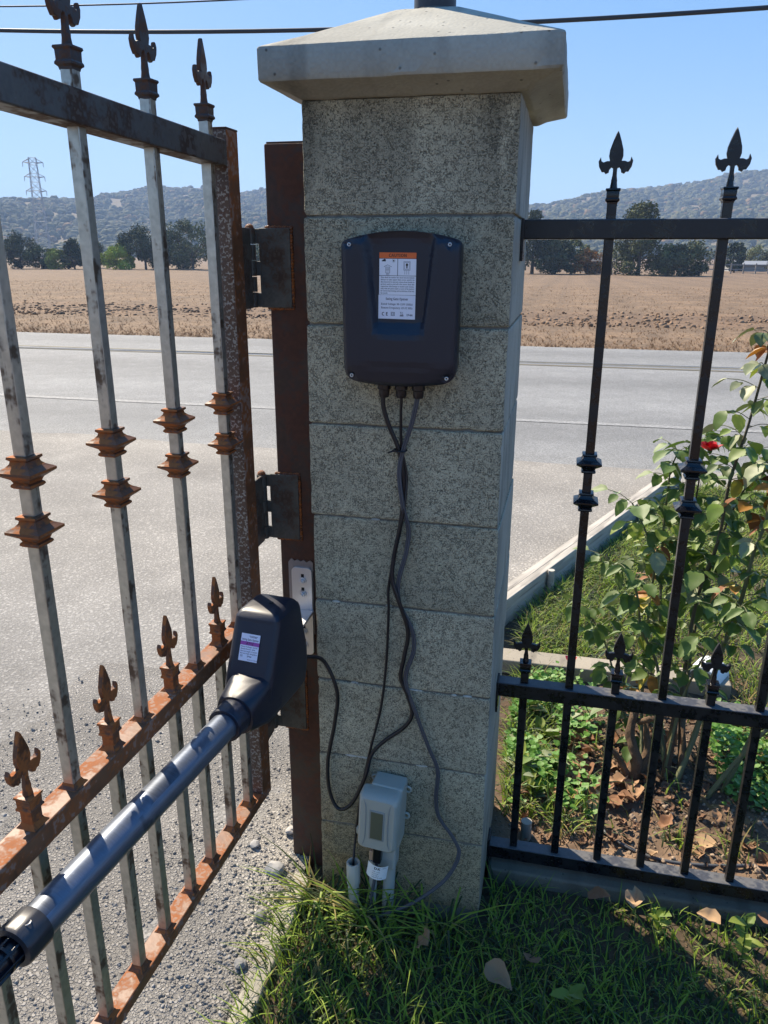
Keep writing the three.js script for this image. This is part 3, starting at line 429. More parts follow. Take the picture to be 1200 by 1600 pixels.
{ // hinges on the steel post
  const labels = ['top steel hinge joining the gate to the rusty post', 'middle steel hinge, fully visible above the opener motor', 'bottom steel hinge half hidden below the opener motor'];
  [[1.503, 0.158], [0.983, 0.154], [0.482, 0.17]].forEach(([y, h], i) => {
    const t = new THREE.Group(); t.name = 'hinge'; t.userData = { label: labels[i] }; POST.add(t); t.position.set(-0.3435 + 0.256, y, -0.077 + 0.14);
    const q = h / 5;
    for (let k = 0; k < 5; k++) { const c = mesh('knuckle', boxUV(T(cyl(0.0112, 0.0112, q - 0.0016, 18), 0, (k - 2) * q, 0)), k % 2 ? M.hinge : M.hinge, t); }
    const pl = [rbox(0.0685, h, 0.007, 0.002)]; T(pl[0], 0.0507, 0, -0.0085); for (const k of [-2, 0, 2]) pl.push(T(rbox(0.018, q - 0.003, 0.0066, 0.001), 0.0115, k * q, -0.007));
    mesh('post_leaf', boxUV(join(pl)), M.hinge, t);
    const gl = [rbox(0.007, h, 0.052, 0.002)]; T(gl[0], 0.0052, 0, 0.042, 0, 0.02, 0); for (const k of [-1, 1]) gl.push(T(rbox(0.0066, q - 0.003, 0.018, 0.001), 0.003, k * q, 0.012, 0, 0.2, 0));
    mesh('gate_leaf', boxUV(join(gl)), M.hinge, t);
    mesh('pin', T(new THREE.SphereGeometry(0.0095, 14, 8), 0, h / 2 - 0.001, 0), M.rustCast, t).scale.y = 1;
    const w = []; const rn = RNG(60 + i); for (let k = 0; k < 26; k++) { w.push(T(new THREE.IcosahedronGeometry(0.0028 + 0.002 * rn(), 1), 0.0862, (k / 25 - 0.5) * h, -0.0105)); } for (let k = 0; k < 12; k++) for (const s of [-1, 1]) w.push(T(new THREE.IcosahedronGeometry(0.0026 + 0.002 * rn(), 1), 0.032 + k * 0.0048, s * (h / 2 + 0.001), -0.0105));
    mesh('weld_bead', boxUV(join(w)), M.rustCast, t);
  });
}
{ // black fence to the right of the pillar
  const f = thing('iron_fence', 'black wrought iron fence panel right of the pillar', 'fence', [0.2, 0, -0.2]);
  const L = 2.2; for (const y of [1.58, 0.52, 0.031]) {
    mesh('rail', splitFaces(boxUV(T(rbox(L, 0.038, 0.038, 0.003, 3), L / 2 + 0.004, y, 0), y, 0), (n) => n.y > 0.6), [M.blackIron, M.ironDusty], f);
    mesh('mounting_flange', boxUV(T(rbox(0.006, 0.082, 0.05, 0.001), 0.003, y - (y > 0.1 ? 0.02 : 0), 0)), M.blackIron, f);
  }
  const mats = { bar: M.blackIron, cast: M.blackIron };
  for (let k = 0; k < 20; k++) { const x = 0.0665 + 0.1068 * k; k % 2 ? picket(f, x, 0.031, 1.58 + 0.050, 'x', k, mats, [1.1, 1.012]) : picket(f, x, 0.031, 0.52 + 0.050, 'x', k, mats, []); }
  mesh('end_post', boxUV(T(rbox(0.06, 1.7, 0.06, 0.004), L + 0.03, 0.83, 0)), M.blackIron, f);
}

// ---------------------------------------------------------------- control box on the pillar
function canvasTex(w, h, draw) { const c = document.createElement('canvas'); c.width = w; c.height = h; const x = c.getContext('2d'); draw(x, w, h); const t = new THREE.CanvasTexture(c); t.colorSpace = THREE.SRGBColorSpace; t.magFilter = THREE.LinearFilter; return t; }
const sticker = (w, h, tex, d = 0.0006) => { const m = new THREE.MeshStandardMaterial({ map: tex, roughness: 0.42 }); const g = new THREE.PlaneGeometry(w, h); return [g, m]; };
{
  const t = thing('control_box', 'dark blue black plastic gate opener control box with a white and orange label', 'control box', [0.0, 1.43, 0.0]);
  const outline = (e) => { const s = new THREE.Shape(), W = 0.110 - e, yb = -0.138 + e, ys = 0.127 - e, r = 0.030; s.moveTo(-W + r, yb + 0.006); s.quadraticCurveTo(0, yb - 0.006, W - r, yb + 0.006); s.bezierCurveTo(W - 0.010, yb + 0.009, W - 0.003, yb + 0.018, W - 0.002, yb + r + 0.010); s.lineTo(W + 0.001, ys - 0.012); s.quadraticCurveTo(W + 0.001, ys, W - 0.013, ys + 0.002); s.quadraticCurveTo(0, ys + 0.029, -W + 0.013, ys + 0.002); s.quadraticCurveTo(-W - 0.001, ys, -W - 0.001, ys - 0.012); s.lineTo(-W + 0.002, yb + r + 0.010); s.bezierCurveTo(-W + 0.003, yb + 0.018, -W + 0.010, yb + 0.009, -W + r, yb + 0.006); return s; };
  const back = new THREE.ExtrudeGeometry(outline(0.002), { depth: 0.030, bevelEnabled: false, curveSegments: 16 }); mesh('back_shell', T(back, 0, 0, 0.002), M.plasticGloss, t);
  // front cover: a skirt following the outline, then a face whose depth dips in the tongue-shaped recess
  const P = outline(0).getSpacedPoints(160), ring = (k, z) => P.map((p) => { const cx = 0, cy = -0.005; return [cx + (p.x - cx) * k, cy + (p.y - cy) * k, z]; });
  const depth = (x, y) => {
    let z = 0.0625 + 0.004 * Math.cos(x * 9) - 0.012 * sstep(-0.095, -0.125, y) * 0.4;
    const tt = clamp((y + 0.055) / 0.19), hw = lerp(0.049, 0.071, tt), inn = lerp(0.037, 0.056, tt);       // outer and inner half-widths of the recess walls
    const sx = sstep(hw, inn, Math.abs(x)), rb = Math.hypot(Math.max(0, Math.abs(x) - (hw - 0.022)), Math.max(0, -0.018 - y)); const sy = sstep(-0.046, -0.017, y - 0.2 * Math.max(0, Math.abs(x) - 0.025));
    z -= 0.017 * sx * sy;
    const gy = y + 0.100 + 0.35 * x * x; z -= 0.0022 * Math.exp(-((gy / 0.0022) ** 2)) * sstep(0.066, 0.056, Math.abs(x));
    for (const [qx, qy] of [[-0.0945, 0.119], [0.0915, 0.119], [-0.092, -0.119], [0.092, -0.119]]) z -= 0.006 * sstep(0.0075, 0.0055, Math.hypot(x - qx, y - qy));
    return z;
  };
  const rings = [ring(1, 0.030), ring(1.004, 0.034), ring(1.004, 0.045), ring(0.998, 0.0515)]; const K = 46;
  for (let k = 0; k <= K; k++) { const s = 0.985 * (1 - k / K) + 0.012; rings.push(P.map((p) => { const x = p.x * s, y = -0.005 + (p.y + 0.005) * s, e = sstep(1.0, 0.90, s); return [x, y, lerp(0.0545, depth(x, y), Math.sqrt(e))]; })); }
  mesh('front_cover', loft(rings, false, true, 0.9), M.plastic, t);
  for (const [qx, qy] of [[-0.0945, 0.119], [0.0915, 0.119], [-0.092, -0.119], [0.092, -0.119]]) {
    const s = mesh('screw', new THREE.TorusGeometry(0.0026, 0.0013, 8, 18), M.screw, t); s.position.set(qx, qy, 0.0600 - 0.001); mesh('screw_socket', T(cyl(0.002, 0.002, 0.002, 6), 0, 0, -0.0008, Math.PI / 2), M.dark, s);
  }
  const F = (x, px, f = 'sans-serif', b = '') => { x.font = `${b} ${px}px ${f}`; };
  const caution = canvasTex(560, 620, (x, w, h) => {
    x.fillStyle = '#e9e9ee'; x.fillRect(0, 0, w, h); x.fillStyle = '#e2692c'; x.fillRect(0, 0, w, 84); x.fillStyle = '#3a1408'; F(x, 62, 'sans-serif', 'bold'); x.textAlign = 'center'; x.fillText('CAUTION', w / 2, 64);
    x.fillStyle = '#15151c'; x.fillRect(0, 84, w, 7); x.fillRect(0, 334, w, 7); x.fillRect(276, 90, 8, 246);
    x.beginPath(); x.arc(62, 124, 20, Math.PI, 0); x.arc(80, 116, 22, Math.PI, 0); x.fill(); x.fillRect(36, 118, 62, 12);
    x.beginPath(); x.arc(218, 120, 12, 0, 7); x.fill(); x.strokeStyle = '#55555c'; x.lineWidth = 4; for (let i = 0; i < 8; i++) { const a = i * 0.785; x.beginPath(); x.moveTo(218 + 16 * Math.cos(a), 120 + 16 * Math.sin(a)); x.lineTo(218 + 30 * Math.cos(a), 120 + 30 * Math.sin(a)); x.stroke(); }
    x.lineWidth = 6; x.beginPath(); x.moveTo(70, 208); x.lineTo(128, 180); x.lineTo(188, 208); x.stroke(); x.strokeRect(98, 212, 62, 86); for (let i = 0; i < 3; i++) x.fillRect(106, 226 + i * 20, 46, 6); x.beginPath(); x.moveTo(112, 300); x.lineTo(112, 332); x.moveTo(128, 300); x.lineTo(128, 332); x.moveTo(146, 300); x.lineTo(146, 332); x.stroke();
    x.strokeStyle = '#70707a'; x.strokeRect(372, 130, 96, 124); x.strokeRect(386, 142, 68, 98); x.fillStyle = '#111'; x.beginPath(); x.ellipse(420, 176, 17, 22, 0, 0, 7); x.fill(); x.fillRect(411, 190, 18, 38); x.beginPath(); for (const q of [390, 420, 450]) { x.moveTo(q, 256); x.lineTo(q, 318); } x.stroke();
    x.fillStyle = '#22222a'; x.textAlign = 'left'; F(x, 27, 'serif', 'bold');
    ['This shall be under the most inconvenient', 'delays to take apart this cover until it is', 'disconnected to operate connections inside to', 'protect and to cool off it for more than the', 'capacitor discharge to make safe items.', 'Only with the parts under a cover of the battery', 'for correct functioning and installation of the box', 'be used.'].forEach((s, i) => x.fillText(s, 22, 374 + i * 33, w - 44));
  });
  const rating = canvasTex(560, 360, (x, w, h) => {
    x.fillStyle = '#e4e5ee'; x.fillRect(0, 0, w, h); x.fillStyle = '#1b1b24'; x.textAlign = 'center'; F(x, 52, 'sans-serif', 'bold'); x.fillText('Swing Gate Opener', w / 2, 76, 340);
    x.textAlign = 'left'; F(x, 40, 'serif', 'bold'); x.fillText('Rated Voltage: 90~120V (50Hz)', 40, 150, 480); x.fillText('Remote Frequency: 433.92 MHz', 40, 206, 480);
    F(x, 74, 'sans-serif', 'bold'); x.fillText('C E', 50, 312, 100); x.lineWidth = 6; x.strokeStyle = '#1b1b24'; x.strokeRect(196, 258, 52, 52); x.strokeRect(208, 270, 28, 28); x.fillRect(330, 300, 54, 16); x.lineWidth = 4; x.strokeRect(338, 254, 36, 34); x.beginPath(); x.moveTo(330, 250); x.lineTo(384, 296); x.stroke(); F(x, 44, 'sans-serif', 'bold'); x.fillText('IP44', 430, 312);
  });
  const [g1, m1] = sticker(0.0690, 0.0745, caution), [g2, m2] = sticker(0.0700, 0.0430, rating);
  const a = mesh('caution_label', g1, m1, t); a.position.set(-0.005, 0.068, 0.0506); a.rotation.z = -0.008; const b = mesh('rating_label', g2, m2, t); b.position.set(-0.0062, 0.0088, 0.0506); b.rotation.z = -0.012;
  for (const gx of [-0.034, 0.0, 0.034]) { const g = new THREE.LatheGeometry([[0, -0.026], [0.009, -0.026], [0.0105, -0.022], [0.0105, -0.012], [0.0128, -0.010], [0.0128, 0.004], [0, 0.004]].map((p) => new THREE.Vector2(...p)), 14); mesh('cable_gland', T(toCreasedNormals(g, 0.5), gx, -0.137, 0.032), M.plasticGloss, t); }
}
// ---------------------------------------------------------------- cables
{
  const glz = 0.032, y0 = 1.275;
  const A = [[-0.225, 0.690, 0.095], [-0.205, 0.688, 0.062], [-0.174, 0.662, 0.026], [-0.145, 0.585, 0.022], [-0.153, 0.499, 0.018], [-0.172, 0.391, 0.018], [-0.169, 0.309, 0.02], [-0.146, 0.266, 0.026], [-0.113, 0.286, 0.026], [-0.081, 0.361, 0.022], [-0.065, 0.426, 0.018], [-0.035, 0.466, 0.014], [0.010, 0.508, 0.012], [0.028, 0.545, 0.012], [0.018, 0.590, 0.012], [0.001, 0.635, 0.012], [0.008, 0.687, 0.012], [0.016, 0.751, 0.012], [-0.004, 0.825, 0.018], [-0.019, 0.875, 0.016], [-0.016, 0.927, 0.012], [-0.003, 1.0, 0.010], [0.003, 1.083, 0.013], [-0.006, 1.155, 0.018], [-0.026, 1.21, 0.026], [-0.036, 1.25, 0.031], [-0.034, 1.285, glz]];
  single('motor_cable', tube(A, 0.0046, 300, 10), M.cable, 'black cable looping from the opener motor up to the control box', 'cable');
  const B = [[-0.106, 0.06, 0.04], [-0.107, 0.125, 0.036], [-0.106, 0.19, 0.014], [-0.092, 0.314, 0.010], [-0.070, 0.434, 0.010], [-0.045, 0.55, 0.010], [-0.033, 0.666, 0.010], [-0.028, 0.792, 0.010], [-0.028, 0.852, 0.010], [-0.010, 0.955, 0.016], [0.005, 1.03, 0.020], [0.008, 1.10, 0.010], [-0.002, 1.163, 0.014], [-0.002, 1.228, 0.024], [0.0, 1.26, 0.030], [0.0, 1.285, glz]];
  single('sensor_cable', tube(B, 0.0030, 240, 8), M.cable, 'thin black cable rising from the white conduit to the control box', 'cable');
  const C = [[0.034, 1.285, glz], [0.030, 1.255, 0.031], [0.020, 1.213, 0.026], [0.003, 1.160, 0.020], [-0.005, 1.110, 0.020], [0.003, 1.042, 0.020], [0.014, 0.987, 0.012], [0.010, 0.937, 0.012], [-0.006, 0.869, 0.012], [-0.004, 0.817, 0.010], [0.023, 0.760, 0.010], [0.029, 0.706, 0.010], [0.012, 0.632, 0.012], [0.039, 0.545, 0.014], [0.067, 0.465, 0.012], [0.090, 0.405, 0.012], [0.088, 0.329, 0.012], [0.097, 0.277, 0.014], [0.133, 0.229, 0.020], [0.148, 0.190, 0.028], [0.118, 0.125, 0.045], [0.045, 0.055, 0.060], [-0.035, 0.010, 0.075], [-0.07, -0.02, 0.08]];
  const c1 = tube(C.map(([x, y, z]) => [x - 0.0022, y, z]), 0.0027, 300, 8), c2 = tube(C.map(([x, y, z]) => [x + 0.0022, y, z + 0.0006]), 0.0027, 300, 8);
  single('power_cord', join([c1, c2]), M.cableGrey, 'flat grey power cord running down the pillar into the grass', 'cable');
  const z = thing('zip_tie', 'black zip tie holding the three cables together', 'zip tie', [-0.004, 1.158, 0.018]); const r = new THREE.TorusGeometry(0.0105, 0.0017, 6, 24); r.rotateX(Math.PI / 2 + 0.12); r.scale(1.25, 1, 1); mesh('strap', r, M.cable, z);
  mesh('tail', tube([[-0.010, 0, 0.006], [-0.017, -0.002, 0.010], [-0.023, -0.005, 0.009]], 0.0018, 8, 6), M.cable, z); mesh('lock_head', T(rbox(0.006, 0.005, 0.005, 0.001), -0.009, 0, 0.009), M.cable, z);
}
// ---------------------------------------------------------------- weatherproof outlet with its riser, and the open conduit
{
  const t = thing('outlet_box', 'grey weatherproof outlet box low on the pillar with a tagged plug', 'outlet box', [-0.027, 0.29, 0.0]); t.rotation.z = -0.045; t.rotation.y = -0.05;
  mesh('back_box', T(rbox(0.076, 0.165, 0.052, 0.006, 3), 0.006, 0.0, 0.028), M.weatherBox, t);
  for (const y of [0.055, -0.02]) { const g = new THREE.TorusGeometry(0.007, 0.0028, 8, 14); mesh('mounting_ear', T(g, 0.047, y, 0.012), M.weatherBox, t); }
  mesh('mounting_ear', T(new THREE.TorusGeometry(0.006, 0.0026, 8, 14), -0.036, 0.066, 0.008), M.weatherBox, t);
  const cover = loft([[0.0455, 0.0735, 0.050], [0.0475, 0.0755, 0.053], [0.0475, 0.0755, 0.078], [0.0445, 0.072, 0.090], [0.0395, 0.067, 0.095], [0.020, 0.040, 0.0955], [0.002, 0.004, 0.0956]].map(([a, b, z]) => rrect(a, b, 0.013, 5).map(([x, y]) => [x, -y, z])), true, true, 0.6);
  const cv = mesh('cover', cover, M.weatherBox, t); cv.position.set(-0.003, 0.004, 0); mesh('window_rim', T(rbox(0.036, 0.082, 0.004, 0.004, 3), -0.003, 0.004, 0.0950), plain(0.24, 0.26, 0.25, 0.5), t);
  mesh('window', T(rbox(0.030, 0.075, 0.004, 0.003, 3), -0.003, 0.004, 0.0958), plain(0.115, 0.115, 0.075, 0.3), t);
  for (const s of [-1, 1]) mesh('side_crease', tube([[-0.003 + s * 0.033, 0.070, 0.0945], [-0.003 + s * 0.027, 0.045, 0.0965], [-0.003 + s * 0.027, -0.03, 0.0965], [-0.003 + s * 0.033, -0.060, 0.0945]], 0.0009, 20, 5), plain(0.28, 0.3, 0.3, 0.6), t);
  mesh('latch', T(rbox(0.012, 0.018, 0.012, 0.003), -0.052, -0.045, 0.066), M.weatherBox, t);
  const f = mesh('riser_fitting', T(rbox(0.058, 0.075, 0.042, 0.006, 3), 0.006, -0.122, 0.026), M.greyPvc, t);
  mesh('riser_pipe', T(cyl(0.0145, 0.0145, 0.20, 20), 0.018, -0.24, 0.026), M.greyPvc, t); mesh('riser_pipe', T(cyl(0.010, 0.010, 0.2, 16), -0.020, -0.25, 0.036), M.greyPvc, t);
  mesh('plug', T(rbox(0.020, 0.060, 0.020, 0.004, 3), -0.006, -0.100, 0.060), M.plasticGloss, t);
  mesh('plug_prong_cover', T(rbox(0.010, 0.026, 0.010, 0.002), -0.020, -0.112, 0.062), plain(0.55, 0.36, 0.24, 0.4, 0.3), t);
  const tagTex = canvasTex(300, 256, (x, w, h) => { x.fillStyle = '#e6e6e6'; x.fillRect(0, 0, w, h); x.fillStyle = '#16161c'; x.font = 'bold 64px sans-serif'; x.fillText('DK', 110, 70); x.font = '24px sans-serif'; ['0372', '10A 125V', 'E312 LR', 'FT2 VW-1', 'INDOOR USE'].forEach((s, i) => x.fillText(s, i ? 96 : 220, i ? 82 + i * 36 : 40)); });
  const tg = new THREE.CylinderGeometry(0.030, 0.030, 0.040, 24, 1, true, -0.9, 1.9); const tm = new THREE.MeshStandardMaterial({ map: tagTex, roughness: 0.5, side: THREE.DoubleSide });
  const q = mesh('cord_tag', tg, tm, t); q.position.set(-0.004, -0.148, 0.048); q.rotation.z = -0.10;
  mesh('plug_cord', tube([[-0.006, -0.12, 0.060], [-0.008, -0.17, 0.064], [-0.012, -0.23, 0.07], [-0.01, -0.32, 0.075]], 0.004, 20, 8), M.cableGrey, t);
  const c = thing('conduit_pipe', 'open white plastic conduit stub standing in the grass beside the outlet', 'pipe', [-0.106, 0, 0.041]);
  mesh('coupling', T(toCreasedNormals(new THREE.LatheGeometry([[0.0118, -0.03], [0.0165, -0.03], [0.0168, -0.028], [0.0168, 0.028], [0.0160, 0.030], [0.0125, 0.030], [0.0118, 0.028], [0.0118, -0.028]].map((p) => new THREE.Vector2(...p)), 28), 0.5), 0, 0.098, 0), M.whitePvc, c);
  mesh('pipe', T(cyl(0.0138, 0.0138, 0.17, 24), 0, -0.016, 0), M.whitePvc, c); mesh('bore', T(cyl(0.0117, 0.0117, 0.002, 20), 0, 0.085, 0), M.dark, c);
}
// ---------------------------------------------------------------- swing gate opener arm and its bracket
{
  const br = thing('mounting_bracket', 'zinc plated steel bracket bolted to the rusty gate post', 'bracket', [-0.257, 0.725, -0.0885]);
  const plate = (() => { const P = rrect(0.024, 0.112, 0.010, 5).map(([x, y]) => new THREE.Vector2(x, y)); return new THREE.ExtrudeGeometry(new THREE.Shape(P), { depth: 0.005, bevelEnabled: true, bevelThickness: 0.0008, bevelSize: 0.0008, bevelSegments: 2 }); })();
  mesh('wall_plate', T(plate, 0, 0, 0.003), M.zinc, br);
  const jag = new THREE.Shape(); jag.moveTo(-0.034, -0.06); for (let i = 0; i <= 8; i++) { jag.lineTo(-0.034 + i * 0.0075, 0.122 + (i % 2 ? 0.007 : 0) + 0.004 * hash2(i, 2, 4)); } jag.lineTo(0.027, -0.06); mesh('backing_plate', new THREE.ExtrudeGeometry(jag, { depth: 0.0022, bevelEnabled: false }), plain(0.30, 0.26, 0.24, 0.5, 0.3), br);
  mesh('arm_plate', T(rbox(0.050, 0.006, 0.185, 0.002), 0.004, 0.004, 0.101), M.zinc, br);
  const gus = new THREE.Shape(); gus.moveTo(0, 0); gus.lineTo(0.055, 0); gus.lineTo(0, -0.06); const gg = new THREE.ExtrudeGeometry(gus, { depth: 0.004, bevelEnabled: false }); T(gg, -0.022, 0.001, 0.009, 0, -Math.PI / 2, 0); mesh('gusset', gg, M.zinc, br);
  for (const y of [0.080, 0.046, -0.052, -0.088]) { const b = mesh('bolt', join([T(cyl(0.0098, 0.0098, 0.0018, 18), 0, 0, 0.0104, Math.PI / 2), T(cyl(0.0070, 0.0066, 0.0065, 6), 0, 0, 0.0143, Math.PI / 2), T(cyl(0.0036, 0.0036, 0.009, 12), 0, 0, 0.018, Math.PI / 2)]), M.zinc, br); b.position.set(0.002, y, 0); }
  for (const y of [0.0805, 0.0465, -0.0515, -0.0875]) { const s = mesh('slot', T(rbox(0.0075, 0.024, 0.003, 0.001), 0.002, y + 0.005, 0.0078), M.dark, br); }
  mesh('pivot_bolt', T(cyl(0.008, 0.008, 0.02, 6), 0.008, 0.012, 0.170), M.zinc, br);

  const a = thing('gate_opener_arm', 'swing gate opener with a black motor housing and a long metal tube', 'gate opener', [-0.2268, 0.70, 0.069]); a.scale.setScalar(0.954); a.rotation.y = -6.37 * Math.PI / 180;
  // motor housing: a tapering tower with chamfered corners
  const R = (y, hw, z0, z1, r, tilt = 0) => rrect(hw + 0.004, (z1 - z0) / 2, r, 4).map(([x, z]) => [x - 0.006, y + tilt * z, z + (z0 + z1) / 2]);
  const tower = loft([R(-0.058, 0.030, 0.045, 0.20, 0.016), R(-0.053, 0.040, 0.03, 0.215, 0.018), R(-0.042, 0.046, 0.022, 0.225, 0.02), R(0.0, 0.050, 0.018, 0.225, 0.02), R(0.035, 0.051, 0.020, 0.213, 0.02), R(0.06, 0.0505, 0.024, 0.200, 0.019), R(0.150, 0.0480, 0.046, 0.160, 0.014), R(0.157, 0.0470, 0.049, 0.158, 0.014), R(0.1655, 0.041, 0.056, 0.150, 0.012), R(0.170, 0.033, 0.064, 0.141, 0.010), R(0.1715, 0.010, 0.085, 0.115, 0.004)], true, true, 0.45);
  const h = mesh('motor_housing', tower, M.plastic, a);
  mesh('housing_screw', T(new THREE.TorusGeometry(0.0042, 0.0012, 6, 16), 0.006, 0.1752, 0.11, Math.PI / 2), M.dark, h);
  const C = (z, hw, hh, y, r) => rrect(hw, hh, r, 6).map(([x, q]) => [x, y - q, z]);
  mesh('gear_neck', loft([C(0.16, 0.047, 0.052, 0.002, 0.02), C(0.215, 0.047, 0.052, 0.000, 0.024), C(0.232, 0.0455, 0.050, -0.001, 0.030), C(0.262, 0.043, 0.045, -0.001, 0.036), C(0.272, 0.0405, 0.0415, -0.001, 0.038), C(0.274, 0.033, 0.033, 0, 0.033)], true, true, 0.5), M.plastic, a);
  mesh('front_collar', T(toCreasedNormals(new THREE.LatheGeometry([[0, 0], [0.036, 0], [0.0365, 0.002], [0.0355, 0.040], [0.0340, 0.043], [0.029, 0.043], [0, 0.043]].map((p) => new THREE.Vector2(...p)), 40), 0.5), 0, 0, 0.270, Math.PI / 2), M.plastic, a);
  const brushed = texMat(bake(512, (u, v) => { const s = fbm(u * 16, v * 160, 3, 211, 16, 160), n = fbm(u * 6, v * 6, 4, 215, 6), d = sstep(0.66, 0.74, n) * 0.25; const l = 0.175 + 0.05 * (s - 0.5) - d * 0.3; return [l * 0.86, l, l * 1.28, 0.5 + 0.4 * (s - 0.5), 0.30 + 0.2 * d + 0.12 * n]; }), 0.3, 0.00006, { metalness: 0.62 });
  mesh('tube', boxUV(T(cyl(0.0272, 0.0272, 0.52, 48), 0, 0, 0.56, Math.PI / 2)), brushed, a);
  const ch = plain(0.035, 0.037, 0.045, 0.35, 0.2);
  const ec = mesh('end_collar', T(toCreasedNormals(new THREE.LatheGeometry([[0, 0], [0.0305, 0], [0.0312, 0.002], [0.0312, 0.038], [0.0295, 0.042], [0.0235, 0.044], [0.0225, 0.044], [0.0225, 0.036], [0, 0.036]].map((p) => new THREE.Vector2(...p)), 40), 0.5), 0, 0, 0.812, Math.PI / 2), ch, a);
  mesh('set_screw', T(new THREE.TorusGeometry(0.0045, 0.001, 6, 16), 0.012, 0.0282, 0.834, Math.PI / 2 - 0.0, 0.4, 0), M.screw, ec);
  const gl = M.plasticGloss, rb = [T(cyl(0.0165, 0.0165, 0.15, 24), 0, 0, 0.92, Math.PI / 2)];
  for (let k = 0; k < 4; k++) { rb.push(T(rbox(0.004, 0.044, 0.14, 0.001), 0, 0, 0.915, 0, 0, k * Math.PI / 4)); } for (const z of [0.872, 0.905, 0.938, 0.971]) rb.push(T(cyl(0.0215, 0.0215, 0.004, 28), 0, 0, z, Math.PI / 2));
  mesh('clevis', join(rb), gl, a);
  mesh('clevis_pin', T(cyl(0.006, 0.006, 0.06, 16), 0, 0, 1.0), M.zinc, a);
  const lab = canvasTex(280, 380, (x, w, h) => { x.fillStyle = '#dfe0ee'; x.fillRect(0, 0, w, h); x.fillStyle = '#20203a'; x.textAlign = 'center'; x.font = 'bold 38px sans-serif'; x.fillText('“TOPENS”', 180, 52, 130); x.font = 'bold 40px sans-serif'; x.fillText('Swing Gate Opener', w / 2, 96, 250); x.fillStyle = '#a2479c'; x.fillRect(0, 108, w, 54); x.fillStyle = '#3a1440'; x.font = 'bold 48px sans-serif'; x.fillText('AT12', w / 2, 152); x.fillStyle = '#30304a'; x.textAlign = 'left'; x.font = 'bold 24px serif'; ['Motor Voltage: 24VDC', 'Rated Power: 50W', 'Max Gate Length: 5.5 m/18 ft', 'Max Gate Weight: 400 kg/880 lb'].forEach((s, i) => x.fillText(s, 14, 192 + i * 31, 250)); x.font = 'bold 34px sans-serif'; x.fillText('CE   ▯   IP44', 20, 325, 170); x.font = '22px serif'; x.fillText('Made in China', 130, 364); });
  const [lg, lm] = sticker(0.043, 0.056, lab); const l = mesh('rating_label', lg, lm, a);
  // lies on the sloping front face of the tower: from (y .06, z .200) to (y .150, z .152)
  const nrm = new THREE.Vector3(0, 0.040, 0.09).normalize(), up = new THREE.Vector3(0, 0.09, -0.040).normalize(), rt = new THREE.Vector3().crossVectors(up, nrm); const bm = new THREE.Matrix4().makeBasis(rt, up, nrm); l.quaternion.setFromRotationMatrix(bm); l.position.set(-0.010, 0.103, 0.1822).addScaledVector(nrm, 0.0012);
}

